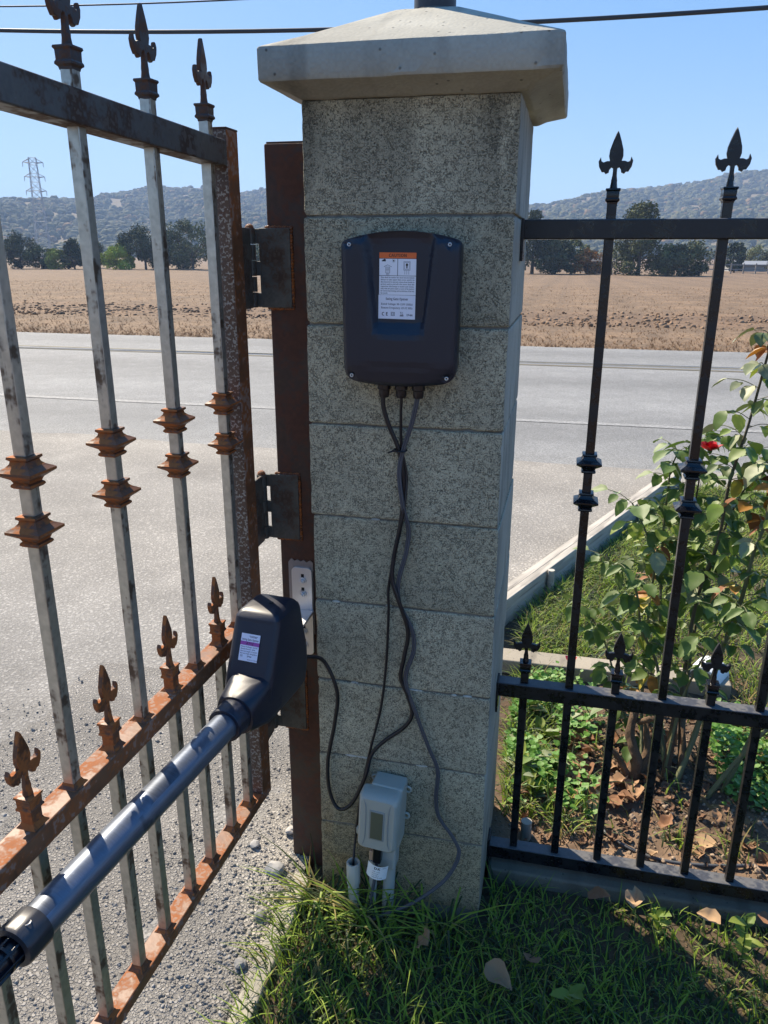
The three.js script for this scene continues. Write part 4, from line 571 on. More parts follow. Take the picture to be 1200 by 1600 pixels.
// ---------------------------------------------------------------- lawn, garden bed, edging
const rg = RNG(2024);
const lawnY = (x, z) => -0.042 + 0.03 * (fbm(x * 4 + 9, z * 4 + 9, 3, 501) - 0.5) + 0.02 * sstep(-0.05, -0.24, x);
const soilY = (x, z) => -0.004 + 0.035 * (fbm(x * 7 + 3, z * 7 + 30, 4, 503) - 0.5) + 0.02 * (vnoise(x * 40, z * 40, 505) - 0.5);
{
  const LP = [[-0.25, -0.1], [0.19, -0.1], [0.19, -0.16], [6, -0.16], [6, 3], [-0.25, 3]];
  struct('lawn_soil', sheet(-0.25, 4.55, -0.16, 3.04, 160, 107, lawnY, (x, z) => { const k = 0.22 + 0.2 * fbm(x * 6, z * 6, 3, 507); return [k, k * 1.0, k * 0.9]; }, LP), M.dirt);
  const GP = [[-0.06, -0.24], [5, -0.24], [5, -3.92], [1.13, -3.94], [-0.05, -1.12]];
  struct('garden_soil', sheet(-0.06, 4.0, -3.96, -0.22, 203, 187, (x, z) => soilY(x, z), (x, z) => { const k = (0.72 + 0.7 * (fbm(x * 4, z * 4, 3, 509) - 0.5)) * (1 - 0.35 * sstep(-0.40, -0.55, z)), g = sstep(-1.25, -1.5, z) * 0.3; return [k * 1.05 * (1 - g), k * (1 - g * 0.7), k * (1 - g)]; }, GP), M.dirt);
  single('fence_kerb', boxUV(T(rbox(2.6, 0.16, 0.095, 0.008, 3), 1.30, -0.083, 0)), texMat(texCement, 0.8, 0.003, { color: col(0.40, 0.33, 0.26) }), 'low concrete kerb under the black iron fence', 'kerb', [0.205, 0, -0.205]);
  single('lawn_edging', boxUV(T(rbox(0.046, 0.07, 2.3, 0.006, 3), 0, -0.028, 1.15)), texMat(texCement, 0.5, 0.002, { color: col(0.8, 0.76, 0.68) }), 'pale concrete edging between the gravel and the lawn', 'edging', [-0.258, 0, -0.02]);
  const wood = texMat(bake(512, (u, v) => { const g = fbm(u * 4, v * 60, 4, 521, 4, 60), n = fbm(u * 8, v * 8, 3, 523, 8), cr = sstep(0.62, 0.7, fbm(u * 3, v * 30, 3, 527, 3, 30)); const l = 0.40 + 0.20 * (g - 0.5) + 0.14 * (n - 0.5) - cr * 0.10; return [l, l * 0.91, l * 0.77, 0.5 + 0.5 * (g - 0.5) - cr * 0.3, 0.85]; }), 0.8, 0.002);
  const bd = thing('timber_edging', 'weathered grey timber edging board between driveway and garden', 'edging board', [-0.064, 0, -1.087]); bd.rotation.y = Math.atan2(2.315, 0.97);
  mesh('plank', boxUV(T(rbox(3.1, 0.16, 0.042, 0.004, 2), 1.55, 0.045, -0.022)), wood, bd); mesh('plank', boxUV(T(rbox(3.1, 0.15, 0.040, 0.004, 2), 1.55, 0.046, -0.066), 0.3, 0.2), wood, bd);
  for (const s of [0.93, 2.2]) mesh('stake', boxUV(T(cyl(0.016, 0.017, 0.30, 12), s, -0.02, 0.018), s), wood, bd);
  single('paving_strip', boxUV(rbox(0.86, 0.06, 0.10, 0.006, 3)), M.concrete, 'pale concrete paving strip lying in the garden behind the fence', 'paving strip', [0.55, 0.018, -1.235]);
  const sh = new THREE.Shape(); sh.absarc(0, 0, 0.062, 0, Math.PI); sh.absarc(0, 0, 0.055, Math.PI, 0, true); const sg = new THREE.ExtrudeGeometry(sh, { depth: 0.11, bevelEnabled: true, bevelSize: 0.0015, bevelThickness: 0.0015, bevelSegments: 2, curveSegments: 18 });
  const wp = single('plastic_trough', toCreasedNormals(sg, 0.5), plain(0.72, 0.73, 0.74, 0.4), 'white curved plastic trough piece at the right end of the paving strip', 'plastic piece', [0.93, 0.035, -1.30]); wp.rotation.y = -0.5;
  single('pipe_stub', toCreasedNormals(T(cyl(0.015, 0.015, 0.07, 20), 0, 0.012, 0), 0.5), plain(0.30, 0.27, 0.22, 0.7), 'short pale pipe stub in the soil beside the pillar behind the fence', 'pipe', [0.296, 0, -0.30]);
  single('drip_hose', tube([[0.46, 0.004, -0.42], [0.54, 0.004, -0.33], [0.64, 0.004, -0.285], [0.76, 0.003, -0.29], [0.95, 0.003, -0.33], [1.3, 0.012, -0.36]], 0.005, 60, 8), plain(0.07, 0.075, 0.085, 0.5), 'dark drip hose lying on the soil behind the fence', 'hose');
}
// grass
const blade = (bend, w) => { const N = 4, pos = [], idx = []; for (let i = 0; i <= N; i++) { const t = i / N, ww = w * (1 - t * t * 0.96), y = t * (1 - 0.25 * bend * t), z = bend * t * t * 0.75; pos.push(-ww, y, z - 0.12 * w, 0, y, z + (t < 1 ? w * 0.5 : 0), ww, y, z - 0.12 * w); } for (let i = 0; i < N; i++) for (const k of [0, 1]) { const a = i * 3 + k; idx.push(a, a + 1, a + 3, a + 1, a + 4, a + 3); } const g = new THREE.BufferGeometry(); g.setAttribute('position', new THREE.Float32BufferAttribute(pos, 3)); g.setIndex(idx); g.computeVertexNormals(); return g; };
const grassMat = new THREE.MeshPhysicalMaterial({ color: 0xffffff, roughness: 0.8, specularIntensity: 0.4, transmission: 0.55, thickness: 0, side: THREE.DoubleSide });
const gcol = (dry = 0.1) => { const q = rg(); if (rg() < dry) return col(0.26 + 0.12 * q, 0.22 + 0.09 * q, 0.09); return q < 0.45 ? col(0.045 + 0.05 * q, 0.075 + 0.07 * q, 0.032) : col(0.21 + 0.12 * q, 0.33 + 0.12 * q, 0.05); };
{
  const lawn = (n, bend, w, l0, l1) => scatter('lawn_grass', blade(bend, w), grassMat, n, () => {
    const x = -0.27 + 1.75 * Math.pow(rg(), 0.95), z = -0.15 + 1.25 * rg(); if (x < 0.215 && z < 0.012) return null;
    if (x > 0.2 && z < -0.155) return null; const thin = fbm(x * 5, z * 5, 3, 541); if (x > 0.25 && z < 0.02 && rg() < 0.45) return null; if (thin < 0.36 && rg() < 0.6) return null;
    const edge = sstep(-0.18, -0.26, x), L = 0.86 * (l0 + (l1 - l0) * rg()) * (0.75 + 0.6 * thin) * (1 - 0.35 * sstep(0.3, 0.05, z) * sstep(0.2, 0.4, x));
    return { p: [x, lawnY(x, z) - 0.004, z], r: [0.5 * (rg() - 0.35), edge > 0.2 && rg() < 0.6 ? -1.57 + rg() - 0.5 : rg() * 6.283, 0.35 * (rg() - 0.5)], s: [1, L, L], c: gcol(0.09) };
  }, { label: 'long green grass of the lawn in front of the pillar' });
  lawn(9000, 0.6, 0.0024, 0.04, 0.10); lawn(6500, 1.3, 0.0020, 0.05, 0.12); lawn(11000, 0.4, 0.0028, 0.025, 0.06); lawn(1600, 0.9, 0.0040, 0.04, 0.09);
  scatter('tall_grass', blade(1.0, 0.0032), grassMat, 150, () => { const q = rg(); const [cx, cz] = q < 0.45 ? [-0.19, 0.04] : q < 0.7 ? [-0.08, 0.07] : q < 0.85 ? [-0.01, 0.09] : [0.1, 0.05]; const L = 0.13 + 0.13 * rg(); return { p: [cx + 0.07 * (rg() - 0.5), -0.04, cz + 0.05 * (rg() - 0.3)], r: [0.4 * rg(), rg() * 6.283, 0.3 * (rg() - 0.5)], s: [1, L, L], c: gcol(0.2) }; }, { label: 'tall grass tuft round the conduit and pillar foot' });
  const gd = (n, bend, w, l0, l1) => scatter('garden_grass', blade(bend, w), grassMat, n, () => {
    const z = -0.3 - 3.6 * Math.pow(rg(), 0.75), bx = -0.05 + (-1.12 - z) * 0.419 + 0.03; const x = Math.max(bx, 0.21) + 2.0 * rg() * rg() + 0.01; if (x < bx) return null;
    if (z > -1.32) { const nearP = x < 0.36 && z < -0.36, tuft = Math.hypot(x - 0.43, z + 0.38) < 0.075 || Math.hypot(x - 0.70, z + 0.36) < 0.05 || Math.hypot(x - 0.86, z + 0.36) < 0.06 || (x > 1.0 && z < -0.4); if (!(nearP || tuft) && rg() > 0.06) return null; }
    if (Math.abs(z + 1.235) < 0.06 && x > 0.1 && x < 0.99) return null;
    if (z < -1.3 && fbm(x * 4, z * 4, 3, 545) < 0.38 && rg() < 0.6) return null;
    const L = l0 + (l1 - l0) * rg(); return { p: [x, soilY(x, z) - 0.004, z], r: [0.5 * (rg() - 0.3), rg() * 6.283, 0.4 * (rg() - 0.5)], s: [1, L, L], c: gcol(0.13) };
  }, { label: 'green grass growing in the garden behind the iron fence' });
  gd(26000, 0.8, 0.0030, 0.03, 0.10); gd(16000, 1.2, 0.0024, 0.04, 0.12);
}
// leaves: a folded, curled oval with a pointed tip, base at the origin, length 1 along +z
function leafGeo(w, fold, curl, ser = 0) {
  const N = 7, pos = [], idx = [];
  for (let i = 0; i <= N; i++) { const t = i / N, ww = w * Math.pow(Math.sin(Math.PI * Math.pow(t, 0.8) * 0.985 + 0.012), 0.85) * (i === N ? 0 : 1) * (1 + (i % 2 ? ser : -ser)), y = -curl * t * t; for (const s of [-1, -0.5, 0, 0.5, 1]) pos.push(s * ww, y + fold * Math.abs(s) * ww + 0.05 * Math.sin(t * 9 + s) * ww, t); }
  for (let i = 0; i < N; i++) for (let k = 0; k < 4; k++) { const a = i * 5 + k; idx.push(a, a + 5, a + 1, a + 1, a + 5, a + 6); }
  const g = new THREE.BufferGeometry(); g.setAttribute('position', new THREE.Float32BufferAttribute(pos, 3)); g.setIndex(idx); g.computeVertexNormals(); return g;
}
const LEAF = [leafGeo(0.32, 0.35, 0.15, 0.06), leafGeo(0.36, 0.2, 0.35, 0.05), leafGeo(0.30, 0.55, 0.05, 0.06), leafGeo(0.34, 0.1, 0.5, 0.04)];
const DRY = [0, 1, 2, 3].map((i) => { const g = leafGeo(0.34 + 0.04 * (i % 2), 0.45 + 0.2 * (i % 3), [0.45, -0.3, 0.2, 0.6][i], 0.05), p = g.attributes.position; for (let k = 0; k < p.count; k++) { const n = fbm(p.getX(k) * 5 + i * 9 + 20, p.getZ(k) * 5 + 20, 2, 801 + i) - 0.5; p.setXYZ(k, p.getX(k) + 0.12 * n, p.getY(k) + 0.34 * n, p.getZ(k)); } g.computeVertexNormals(); return g; });
const LM = (r, g, b, tr = 0.35, ro = 0.55) => new THREE.MeshPhysicalMaterial({ color: col(r, g, b), roughness: ro, specularIntensity: 0.6, transmission: tr, thickness: 0, side: THREE.DoubleSide });
const leafMats = [LM(0.065, 0.125, 0.03, 0.4), LM(0.11, 0.185, 0.035, 0.45), LM(0.18, 0.28, 0.035, 0.55), LM(0.30, 0.38, 0.05, 0.6), LM(0.24, 0.27, 0.15, 0.25, 0.5), LM(0.17, 0.22, 0.085, 0.4, 0.5)];
const oldMats = [LM(0.46, 0.36, 0.04, 0.45), LM(0.40, 0.19, 0.03, 0.4), LM(0.22, 0.085, 0.03, 0.25, 0.8)];
const dryMats = [LM(0.22, 0.11, 0.055, 0.15, 0.85), LM(0.31, 0.18, 0.095, 0.15, 0.85), LM(0.38, 0.25, 0.14, 0.15, 0.85)];
scatter('clover_patch', leafGeo(0.48, 0.12, 0.1), LM(0.15, 0.32, 0.045, 0.5), 5600, () => { const q = rg(); let x, z, h; if (q < 0.55) { x = 0.86 + 0.7 * rg(); z = -0.55 - 0.55 * rg(); h = 0.05 * rg(); } else { x = 0.215 + 0.21 * rg() * (0.5 + rg()); z = -0.40 - 0.75 * rg(); h = 0.09 * rg() * rg() + 0.01; if (fbm(x * 9, z * 9, 2, 551) < 0.4) return null; } return { p: [x, soilY(x, z) + h, z], r: [-0.5 + 0.7 * (rg() - 0.5), rg() * 6.283, 0.5 * (rg() - 0.5)], s: 0.012 + 0.014 * rg() }; }, { label: 'low clover and weeds in the garden bed' });
{ // broad leaved weeds beside the pillar
  const spots = [[0.30, -0.47, 0.055], [0.27, -0.56, 0.05], [0.35, -0.60, 0.06], [0.25, -0.70, 0.06], [0.33, -0.78, 0.055], [0.40, -0.86, 0.05], [0.27, -0.92, 0.06]];
  const wl = ['broad leaved weed nearest the fence beside the pillar', 'weed with upright green leaves tight against the pillar', 'bright green weed between the first two fence pickets', 'leafy weed at the pillar edge under the fence rail', 'weed growing among dry leaves behind the second fence picket', 'weed in front of the paving strip near its left part', 'weed at the left end of the paving strip'];
  spots.forEach(([x, z, L], i) => { const t = thing('weed_plant', wl[i], 'weed', [x, soilY(x, z), z], 'broad leaved weeds beside the pillar'); for (let k = 0; k < 16; k++) { const m = mesh('leaf', LEAF[k % 4], leafMats[1 + (k % 4)], t); const a = k * 2.4 + rg(); m.position.set(0.012 * Math.cos(a), 0.008 + 0.004 * k * rg(), 0.012 * Math.sin(a)); m.rotation.set(-0.35 - 0.8 * rg(), a, 0, 'YXZ'); m.scale.setScalar(L * (0.6 + 0.7 * rg())); } });
  const s2 = [[0.42, 0.20], [0.62, -0.05], [0.80, -0.02]], l2 = ['small weed in the shaded lawn below the second tall fence picket', 'small weed at the edge of the shadow below the kerb', 'leafy green weed standing by the kerb at the right'];
  s2.forEach(([x, z], i) => { const t = thing('weed_plant', l2[i], 'weed', [x, lawnY(x, z), z], 'weeds in the lawn'); for (let k = 0; k < 9; k++) { const m = mesh('leaf', LEAF[k % 4], leafMats[2 + (k % 2)], t); const a = k * 2.4 + rg(); m.position.set(0, 0.03 + 0.012 * k * (i === 2 ? 1.2 : 0.45), 0); m.rotation.set(-0.6 - 0.6 * rg(), a, 0, 'YXZ'); m.scale.setScalar(0.024 + 0.022 * rg()); } mesh('stem', tube([[0, 0, 0], [0.004, 0.05, 0.003], [0, 0.10 * (i === 2 ? 1.5 : 0.7), 0]], 0.0016, 8, 5), leafMats[1], t); });
}
// rose bush
{
  const t = thing('rose_bush', 'leafy rose bush with bare thorny canes and a red bloom behind the iron fence', 'rose bush', [0.70, 0, -0.72]), O = t.position;
  const caneM = [plain(0.085, 0.075, 0.045, 0.8), plain(0.12, 0.13, 0.06, 0.7), texMat(texDirt, 0.2, 0.004, { color: col(0.55, 0.5, 0.45) })];
  const canes = [ // [radius at foot, material, leafy from, points]
    [0.0075, 0, 0.42, [[0.742, 0, -0.66], [0.739, 0.239, -0.80], [0.757, 0.533, -0.85], [0.792, 0.72, -0.85], [0.800, 0.893, -0.85], [0.812, 0.99, -0.85], [0.828, 1.07, -0.85], [0.846, 1.25, -0.85], [0.852, 1.32, -0.84]]],
    [0.0095, 1, 0.55, [[0.725, 0, -0.62], [0.770, 0.12, -0.68], [0.833, 0.433, -0.75], [0.858, 0.564, -0.75], [0.874, 0.73, -0.75], [0.89, 0.82, -0.76], [0.90, 0.97, -0.80]]],
    [0.0060, 1, 0.25, [[0.63, 0, -0.64], [0.628, 0.2, -0.82], [0.624, 0.43, -0.90], [0.626, 0.634, -0.90], [0.598, 0.693, -0.90], [0.556, 0.768, -0.90], [0.54, 0.80, -0.90]]],
    [0.0070, 1, 0.3, [[0.70, 0, -0.64], [0.690, 0.10, -0.74], [0.658, 0.307, -0.80], [0.595, 0.427, -0.80], [0.580, 0.52, -0.80], [0.548, 0.598, -0.80], [0.50, 0.63, -0.80]]],
    [0.0055, 1, 0.4, [[0.66, 0.4, -0.89], [0.652, 0.682, -1.0], [0.650, 0.822, -1.0], [0.657, 0.894, -1.0], [0.67, 0.95, -1.0]]],
    [0.0075, 1, 0.5, [[0.86, -0.0, -0.62], [0.93, 0.22, -0.66], [0.99, 0.50, -0.75], [1.0, 0.78, -0.8], [0.98, 0.95, -0.85]]],
    [0.0060, 0, 0.45, [[0.75, 0, -0.70], [0.78, 0.35, -0.95], [0.84, 0.65, -1.05], [0.90, 0.85, -1.05], [0.97, 0.99, -1.0]]],
    [0.0055, 0, 0.35, [[0.66, 0, -0.68], [0.70, 0.3, -0.95], [0.72, 0.55, -1.02], [0.74, 0.8, -1.0], [0.73, 1.0, -0.95]]],
    [0.0050, 1, 0.2, [[0.62, 0, -0.66], [0.56, 0.15, -0.85], [0.50, 0.30, -0.95], [0.45, 0.38, -0.95], [0.42, 0.42, -0.93]]],
    [0.0085, 1, 0.9, [[0.80, -0.02, -0.58], [0.878, 0.125, -0.60], [0.95, 0.24, -0.61], [1.08, 0.36, -0.66]]],
    [0.0050, 1, 0.5, [[0.70, 0.02, -0.66], [0.73, 0.25, -0.70], [0.77, 0.42, -0.68], [0.80, 0.52, -0.66], [0.83, 0.60, -0.64]]],
  ];
  const nodes = [];
  for (const [r, m, lf, P] of canes) {
    const c = new THREE.CatmullRomCurve3(P.map((p) => new THREE.Vector3(p[0] - O.x + 0.006 * (rg() - 0.5), p[1], p[2] - O.z))), g = new THREE.TubeGeometry(c, 40, r, 7), p = g.attributes.position, ct = new THREE.Vector3();
    for (let i = 0; i < p.count; i++) { const k = Math.floor(i / 8) / 40; c.getPointAt(Math.min(1, k), ct); const s = lerp(1, 0.42, k) * (1 + 0.16 * (vnoise(k * 26, 0.5, 61 + P.length) - 0.5)); p.setXYZ(i, ct.x + (p.getX(i) - ct.x) * s, ct.y + (p.getY(i) - ct.y) * s, ct.z + (p.getZ(i) - ct.z) * s); }
    g.computeVertexNormals(); const cm = mesh('cane', boxUV(g), caneM[m], t);
    const th = []; const len = c.getLength(); for (let s = 0.1; s < len; s += 0.045 + 0.03 * rg()) { const q = c.getPointAt(Math.min(1, s / len)), a = rg() * 6.283, cn = new THREE.ConeGeometry(0.0022, 0.009, 5); T(cn, 0, 0.0045 + r * 0.5, 0); T(cn, 0, 0, 0, 0.25, a, 1.5); T(cn, q.x, q.y, q.z); th.push(cn); }
    mesh('thorns', join(th), caneM[0], cm).userData = { kind: 'stuff' };
    const step = 0.030; let ai = rg() * 6; for (let s = len * lf; s < len; s += step * (0.7 + 0.6 * rg())) { ai += 2.4 + 0.5 * (rg() - 0.5); nodes.push([c.getPointAt(Math.min(1, s / len)), ai, rg()]); } nodes.push([c.getPointAt(1), ai + 2, 0.2], [c.getPointAt(1), ai + 4.4, 0.2]);
  }
  // old woody stump
  const st = []; const stub = (P, r0, r1, sd) => { const c = new THREE.CatmullRomCurve3(P.map((p) => new THREE.Vector3(...p))), g = new THREE.TubeGeometry(c, 26, 1, 9), p = g.attributes.position, ct = new THREE.Vector3(); for (let i = 0; i < p.count; i++) { const k = Math.floor(i / 10) / 26; c.getPointAt(Math.min(1, k), ct); const n = fbm(k * 9 + sd * 5 + 20, Math.atan2(p.getZ(i) - ct.z, p.getX(i) - ct.x) * 1.3 + 20, 3, 71 + sd), s = lerp(r0, r1, k) * (0.55 + 0.95 * n) * (k > 0.97 ? 0.55 : 1); p.setXYZ(i, ct.x + (p.getX(i) - ct.x) * s, ct.y + (p.getY(i) - ct.y) * s, ct.z + (p.getZ(i) - ct.z) * s); } g.computeVertexNormals(); st.push(g); };
  stub([[-0.10, -0.02, 0.09], [-0.092, 0.06, 0.085], [-0.115, 0.13, 0.05], [-0.10, 0.20, 0.01]], 0.020, 0.011, 1); stub([[-0.085, -0.01, 0.09], [-0.06, 0.07, 0.06], [-0.065, 0.15, 0.0]], 0.016, 0.008, 2); stub([[-0.11, 0.0, 0.10], [-0.14, 0.06, 0.10], [-0.175, 0.10, 0.09]], 0.012, 0.006, 3);
  stub([[0.0, -0.02, 0.07], [0.012, 0.10, 0.02], [0.03, 0.2, -0.05]], 0.014, 0.009, 4); stub([[0.035, -0.02, 0.08], [0.045, 0.08, 0.05], [0.04, 0.16, -0.03]], 0.012, 0.008, 5); stub([[-0.09, 0.16, 0.03], [-0.06, 0.19, 0.05], [-0.045, 0.20, 0.055]], 0.010, 0.009, 6);
  mesh('stump', boxUV(join(st)), caneM[2], t);
  const pet = [], rest = []; let count = 0; const mat4 = new THREE.Matrix4(), obj = new THREE.Object3D();
  for (const [q, a, hue] of nodes) {
    const dir = new THREE.Vector3(Math.cos(a), 0.25 + 0.3 * rg(), Math.sin(a)).normalize(), L = 0.05 + 0.05 * rg(), e = q.clone().addScaledVector(dir, L); e.y -= 0.01;
    pet.push(tube([q.toArray(), q.clone().lerp(e, 0.5).add(new THREE.Vector3(0, 0.008, 0)).toArray(), e.toArray()], 0.0012, 6, 5));
    const n = rg() < 0.3 ? 3 : 5, old = rg() < 0.15, mi = Math.floor(rg() * 6);
    for (let k = 0; k < n; k++) {
      const along = k === 0 ? 1 : 1 - 0.38 * Math.ceil(k / 2), side = k === 0 ? 0 : (k % 2 ? 1 : -1);
      const base = q.clone().lerp(e, along), s = (0.042 + 0.030 * rg()) * (k === 0 ? 1.15 : 0.85);
      obj.position.copy(base); obj.rotation.set(0.25 + 0.7 * (rg() - 0.3), Math.atan2(dir.x, dir.z) + side * (1.15 + 0.3 * rg()), 0.9 * (rg() - 0.5), 'YXZ'); obj.scale.set(s * (0.9 + 0.25 * rg()), s, s);
      const mt = old ? oldMats[Math.floor(rg() * 3)] : leafMats[rg() < 0.6 ? mi : Math.floor(rg() * 6)];
      if (count < 298) { const m = mesh('leaf', LEAF[Math.floor(rg() * 4)], mt, t); m.position.copy(obj.position); m.quaternion.setFromEuler(obj.rotation); m.scale.copy(obj.scale); count++; } else { obj.updateMatrix(); const g = LEAF[k % 4].clone(); g.applyMatrix4(obj.matrix); rest.push(g); }
    }
  }
  mesh('leaf_stalks', join(pet), caneM[1], t).userData = { kind: 'stuff' };
  if (rest.length) mesh('small_leaves', mergeGeometries(rest), leafMats[1], t).userData = { kind: 'stuff' };
  // red bloom half hidden behind the second tall picket
  const fl = mesh('flower', new THREE.SphereGeometry(0.007, 10, 8), leafMats[1], t); fl.position.set(0.725 - O.x, 1.0, -0.80 - O.z); const red = [LM(0.55, 0.012, 0.02, 0.3, 0.5), LM(0.40, 0.008, 0.015, 0.3, 0.5)];
  for (let k = 0; k < 13; k++) { const m = mesh('petal', leafGeo(0.48, 0.35, -0.25), red[k % 2], fl); m.rotation.set(-1.35 + 0.09 * k, k * 2.4, 0, 'YXZ'); m.scale.setScalar(0.022 + 0.0016 * k); }
  const f2 = thing('fallen_bloom', 'faded pink rose bloom lying low behind the first tall fence picket', 'rose bloom', [0.40, 0.20, -0.95]); for (let k = 0; k < 9; k++) { const m = mesh('petal', leafGeo(0.48, 0.35, -0.25), k % 3 ? LM(0.6, 0.06, 0.12, 0.3) : red[0], f2); m.rotation.set(-1.2 + 0.12 * k, k * 2.4, 0, 'YXZ'); m.scale.setScalar(0.02 + 0.001 * k); }
  mesh('stem', tube([[0, 0, 0], [0.03, -0.08, 0.02], [0.09, -0.2, 0.05]], 0.0022, 8, 6), caneM[1], f2);
}
// fallen leaves
{
  const lv = [[0.08, 0.152, 0.062, 'tan curled dry leaf on the shaded lawn, nearest the outlet'], [0.232, 0.160, 0.075, 'broad brown dry leaf in the middle of the shaded lawn'], [0.332, 0.136, 0.05, 'small reddish dry leaf right of the broad brown one on the lawn'], [0.462, -0.105, 0.06, 'dry brown leaf leaning near the kerb under the third picket'], [0.567, -0.075, 0.06, 'dry leaf at the sunlit edge of the lawn below the kerb'], [0.765, -0.075, 0.06, 'tan leaf in the sunny grass near the right edge'], [0.855, -0.12, 0.06, 'pinkish dry leaf against the kerb at the far right'], [0.80, -0.372, 0.075, 'big tan dry leaf on the soil just behind the bottom rail']];
  lv.forEach(([x, z, s, label], i) => { const m = single('fallen_leaf', DRY[(i + 1) % 4], dryMats[[1, 1, 0, 0, 2, 2, 0, 2][i]], label, 'leaf', [x, (i === 7 ? soilY(x, z) + 0.02 : lawnY(x, z) + 0.058), z], 'fallen leaves'); m.rotation.set(i === 3 || i === 0 ? -0.9 : 0.2 * (rg() - 0.5), rg() * 6.28, 0.5 * (rg() - 0.5), 'YXZ'); m.scale.setScalar(s); });
  for (let i = 0; i < 95; i++) {
    const q = rg(); let x, z; if (q < 0.45) { x = 0.42 + 0.14 * (rg() + rg() - 1); z = -0.66 + 0.26 * (rg() + rg() - 1); } else { x = 0.62 + 0.5 * (rg() + rg() - 1); z = -0.62 + 0.42 * (rg() + rg() - 1); } if (z > -0.27) z = -0.28; if (x < 0.24) x = 0.3;
    const m = single('dry_leaf', DRY[i % 4], dryMats[i % 3 === 2 && rg() < 0.6 ? 0 : i % 3], 'dry brown leaf lying on the soil under the rose bush', 'leaf', [x, soilY(x, z) + 0.006 + 0.03 * rg() * rg(), z], 'dry leaves on the soil under the rose bush');
    m.rotation.set(0.9 * (rg() - 0.5), rg() * 6.28, 0.9 * (rg() - 0.5), 'YXZ'); m.scale.setScalar(0.036 + 0.03 * rg());
  }
}
scatter('leaf_litter', DRY[1], new THREE.MeshStandardMaterial({ color: 0xffffff, roughness: 0.9, side: THREE.DoubleSide }), 1100, () => { const x = 0.24 + 1.0 * rg() * (0.4 + 0.6 * rg()) + 0.1 * rg(), z = -0.28 - 0.85 * rg(), n = fbm(x * 6, z * 6, 3, 561); if (n < 0.42 + 0.12 * sstep(-0.5, -0.3, z)) return null; const k = 0.4 + 0.9 * rg(), s = 0.012 + 0.026 * rg() * rg(); return { p: [x, soilY(x, z) + 0.003 + 0.012 * rg(), z], r: [1.2 * (rg() - 0.5), rg() * 6.28, 1.2 * (rg() - 0.5)], s: [s * (0.5 + 0.6 * rg()), s, s], c: col(0.17 * k, 0.095 * k, 0.055 * k) }; }, { label: 'brown crumbled leaf litter and bark on the garden soil' });
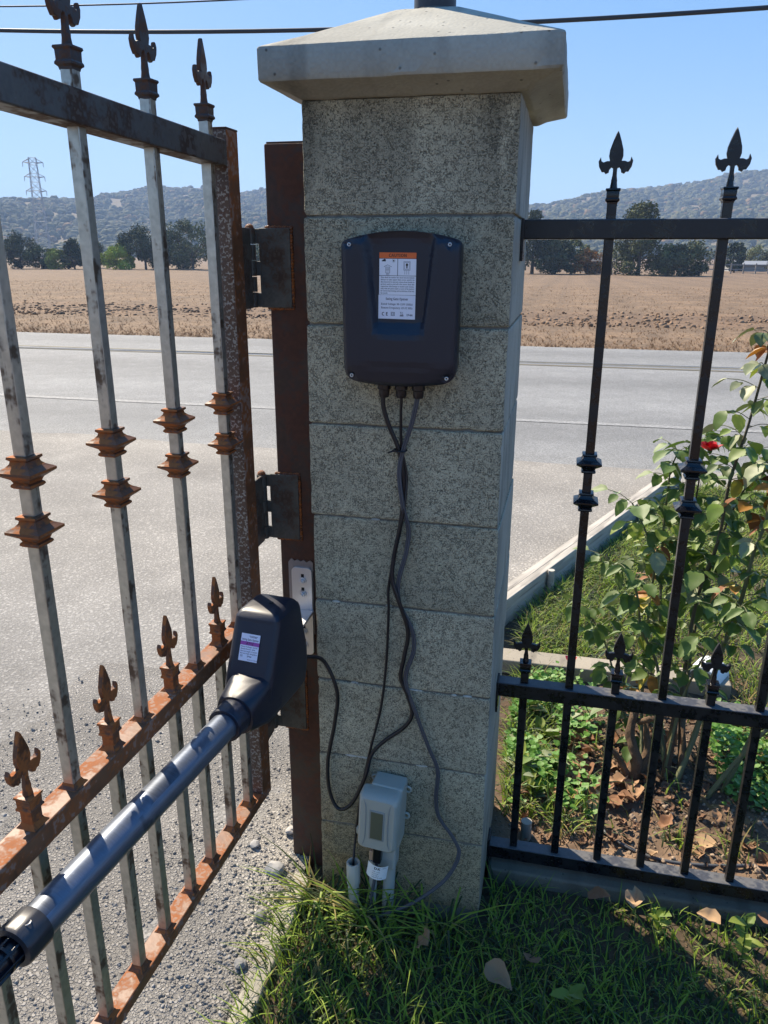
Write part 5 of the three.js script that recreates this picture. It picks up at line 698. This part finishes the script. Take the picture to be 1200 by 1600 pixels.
// stones and loose gravel
{
  const stoneGeo = (seed) => { const g = mergeVertices((() => { const q = new THREE.IcosahedronGeometry(1, 2); q.deleteAttribute('uv'); q.deleteAttribute('normal'); return q; })()), p = g.attributes.position; for (let i = 0; i < p.count; i++) { const x = p.getX(i), y = p.getY(i), z = p.getZ(i), k = 0.65 + 0.7 * fbm(x * 1.3 + seed * 7 + 30, y * 1.3 + z * 1.7 + 30, 2, seed); p.setXYZ(i, x * k, y * k * 0.65, z * k); } g.computeVertexNormals(); return toCreasedNormals(g, 0.35); };
  const SM = [plain(0.30, 0.29, 0.27, 0.9), plain(0.20, 0.195, 0.185, 0.9), plain(0.38, 0.355, 0.32, 0.9)];
  [[-0.335, -0.02, 0.024, 'grey stone in the gravel left of the pillar foot'], [-0.318, 0.13, 0.016, 'small stone in the gravel beside the lawn edging'], [-0.345, -0.16, 0.014, 'pale stone on the gravel beside the rusty post'], [-0.42, -0.09, 0.014, 'stone on the gravel below the gate end'], [-0.31, 0.27, 0.014, 'flat stone at the gravel edge near the grass']].forEach(([x, z, s, label], i) => { const m = single('stone', boxUV(stoneGeo(600 + i)), SM[i % 3], label, 'stone', [x, 0.004, z], 'loose stones by the gate'); m.scale.setScalar(s); m.rotation.y = i * 1.3; });
  const gc = () => { const l = 0.12 + 0.17 * rg() * rg() + 0.05 * rg(); return col(l * 1.04, l * 0.98, l * 0.89); };
  for (let v = 0; v < 3; v++) scatter('loose_gravel', stoneGeo(620 + v), new THREE.MeshStandardMaterial({ color: 0xffffff, roughness: 0.92 }), 5000, () => { const q = rg(); const x = q < 0.5 ? -0.29 - 0.5 * rg() * rg() : -0.29 - 1.3 * rg(), z = -0.85 + 2.0 * rg(); if (rg() > sstep(-0.85, 0.1, z) * (0.35 + 0.9 * fbm(x * 2.5, z * 2.5, 3, 15 + 6))) return null; const s = 0.0022 + 0.0042 * Math.pow(rg(), 3); return { p: [x, -0.004 + 0.018 * (fbm(x * 9, z * 9, 4, 15) - 0.5) - s * 0.1, z], r: [rg() * 6, rg() * 6, rg() * 6], s, c: gc() }; }, { label: 'loose gravel on the driveway edge by the gate' });
  scatter('garden_pebbles', stoneGeo(640), new THREE.MeshStandardMaterial({ color: 0xffffff, roughness: 0.95 }), 2200, () => { const x = 0.22 + 1.1 * rg(), z = -0.26 - 0.75 * rg(), s = 0.0025 + 0.006 * Math.pow(rg(), 3); const l = 0.14 + 0.16 * rg(); return { p: [x, soilY(x, z) + s * 0.2, z], r: [rg() * 6, rg() * 6, rg() * 6], s, c: col(l * 1.15, l * 0.85, l * 0.6) }; }, { label: 'crumbs of soil and pebbles in the garden bed' });
}
// stubble and clods at the near side of the field
{
  const tuft = (() => { const L = []; const r = RNG(9); for (let i = 0; i < 7; i++) { const b = blade(0.5 + r(), 0.03); T(b, 0, 0, 0, 0.6 * (r() - 0.3), r() * 6.28, 0.5 * (r() - 0.5)); b.scale(1, 0.7 + 0.5 * r(), 1); L.push(b); } return mergeGeometries(L); })();
  const sm = new THREE.MeshStandardMaterial({ color: 0xffffff, roughness: 0.95, side: THREE.DoubleSide });
  scatter('field_stubble', tuft, sm, 22000, () => { const z = -12.35 - 30 * Math.pow(rg(), 2.1), w = 6 - z * 0.85, x = 0.24 * z + (rg() - 0.5) * 2 * w * 0.62; const s = (0.035 + 0.09 * rg() * rg()) * (z > -14.5 ? 1.0 : 0.85); if (z < -17 && z > -21.5 && rg() < 0.6) return null; const k = 0.7 + 0.6 * rg(); return { p: [x, fieldY(z) + 0.02, z], r: [0, rg() * 6.28, 0], s: [s, s * (0.6 + 0.7 * rg()), s], c: col(0.31 * k, 0.19 * k, 0.098 * k) }; }, { label: 'dry straw stubble along the near edge of the field' });
  const cl = new THREE.IcosahedronGeometry(1, 1);
  scatter('field_clods', cl, sm, 2600, () => { const z = -16.8 - 5.2 * rg() * (0.4 + 0.6 * rg()), x = 0.24 * z + (rg() - 0.5) * 30; const s = 0.018 + 0.05 * rg() * rg(), k = 0.8 + 0.6 * rg(); return { p: [x, fieldY(z) + 0.02 + s * 0.2, z], r: [rg() * 3, rg() * 3, 0], s: [s * 1.3, s * 0.8, s], c: col(0.185 * k, 0.115 * k, 0.066 * k) }; }, { label: 'dark ploughed clods in a band across the field' });
}

renderer.render(scene, camera);
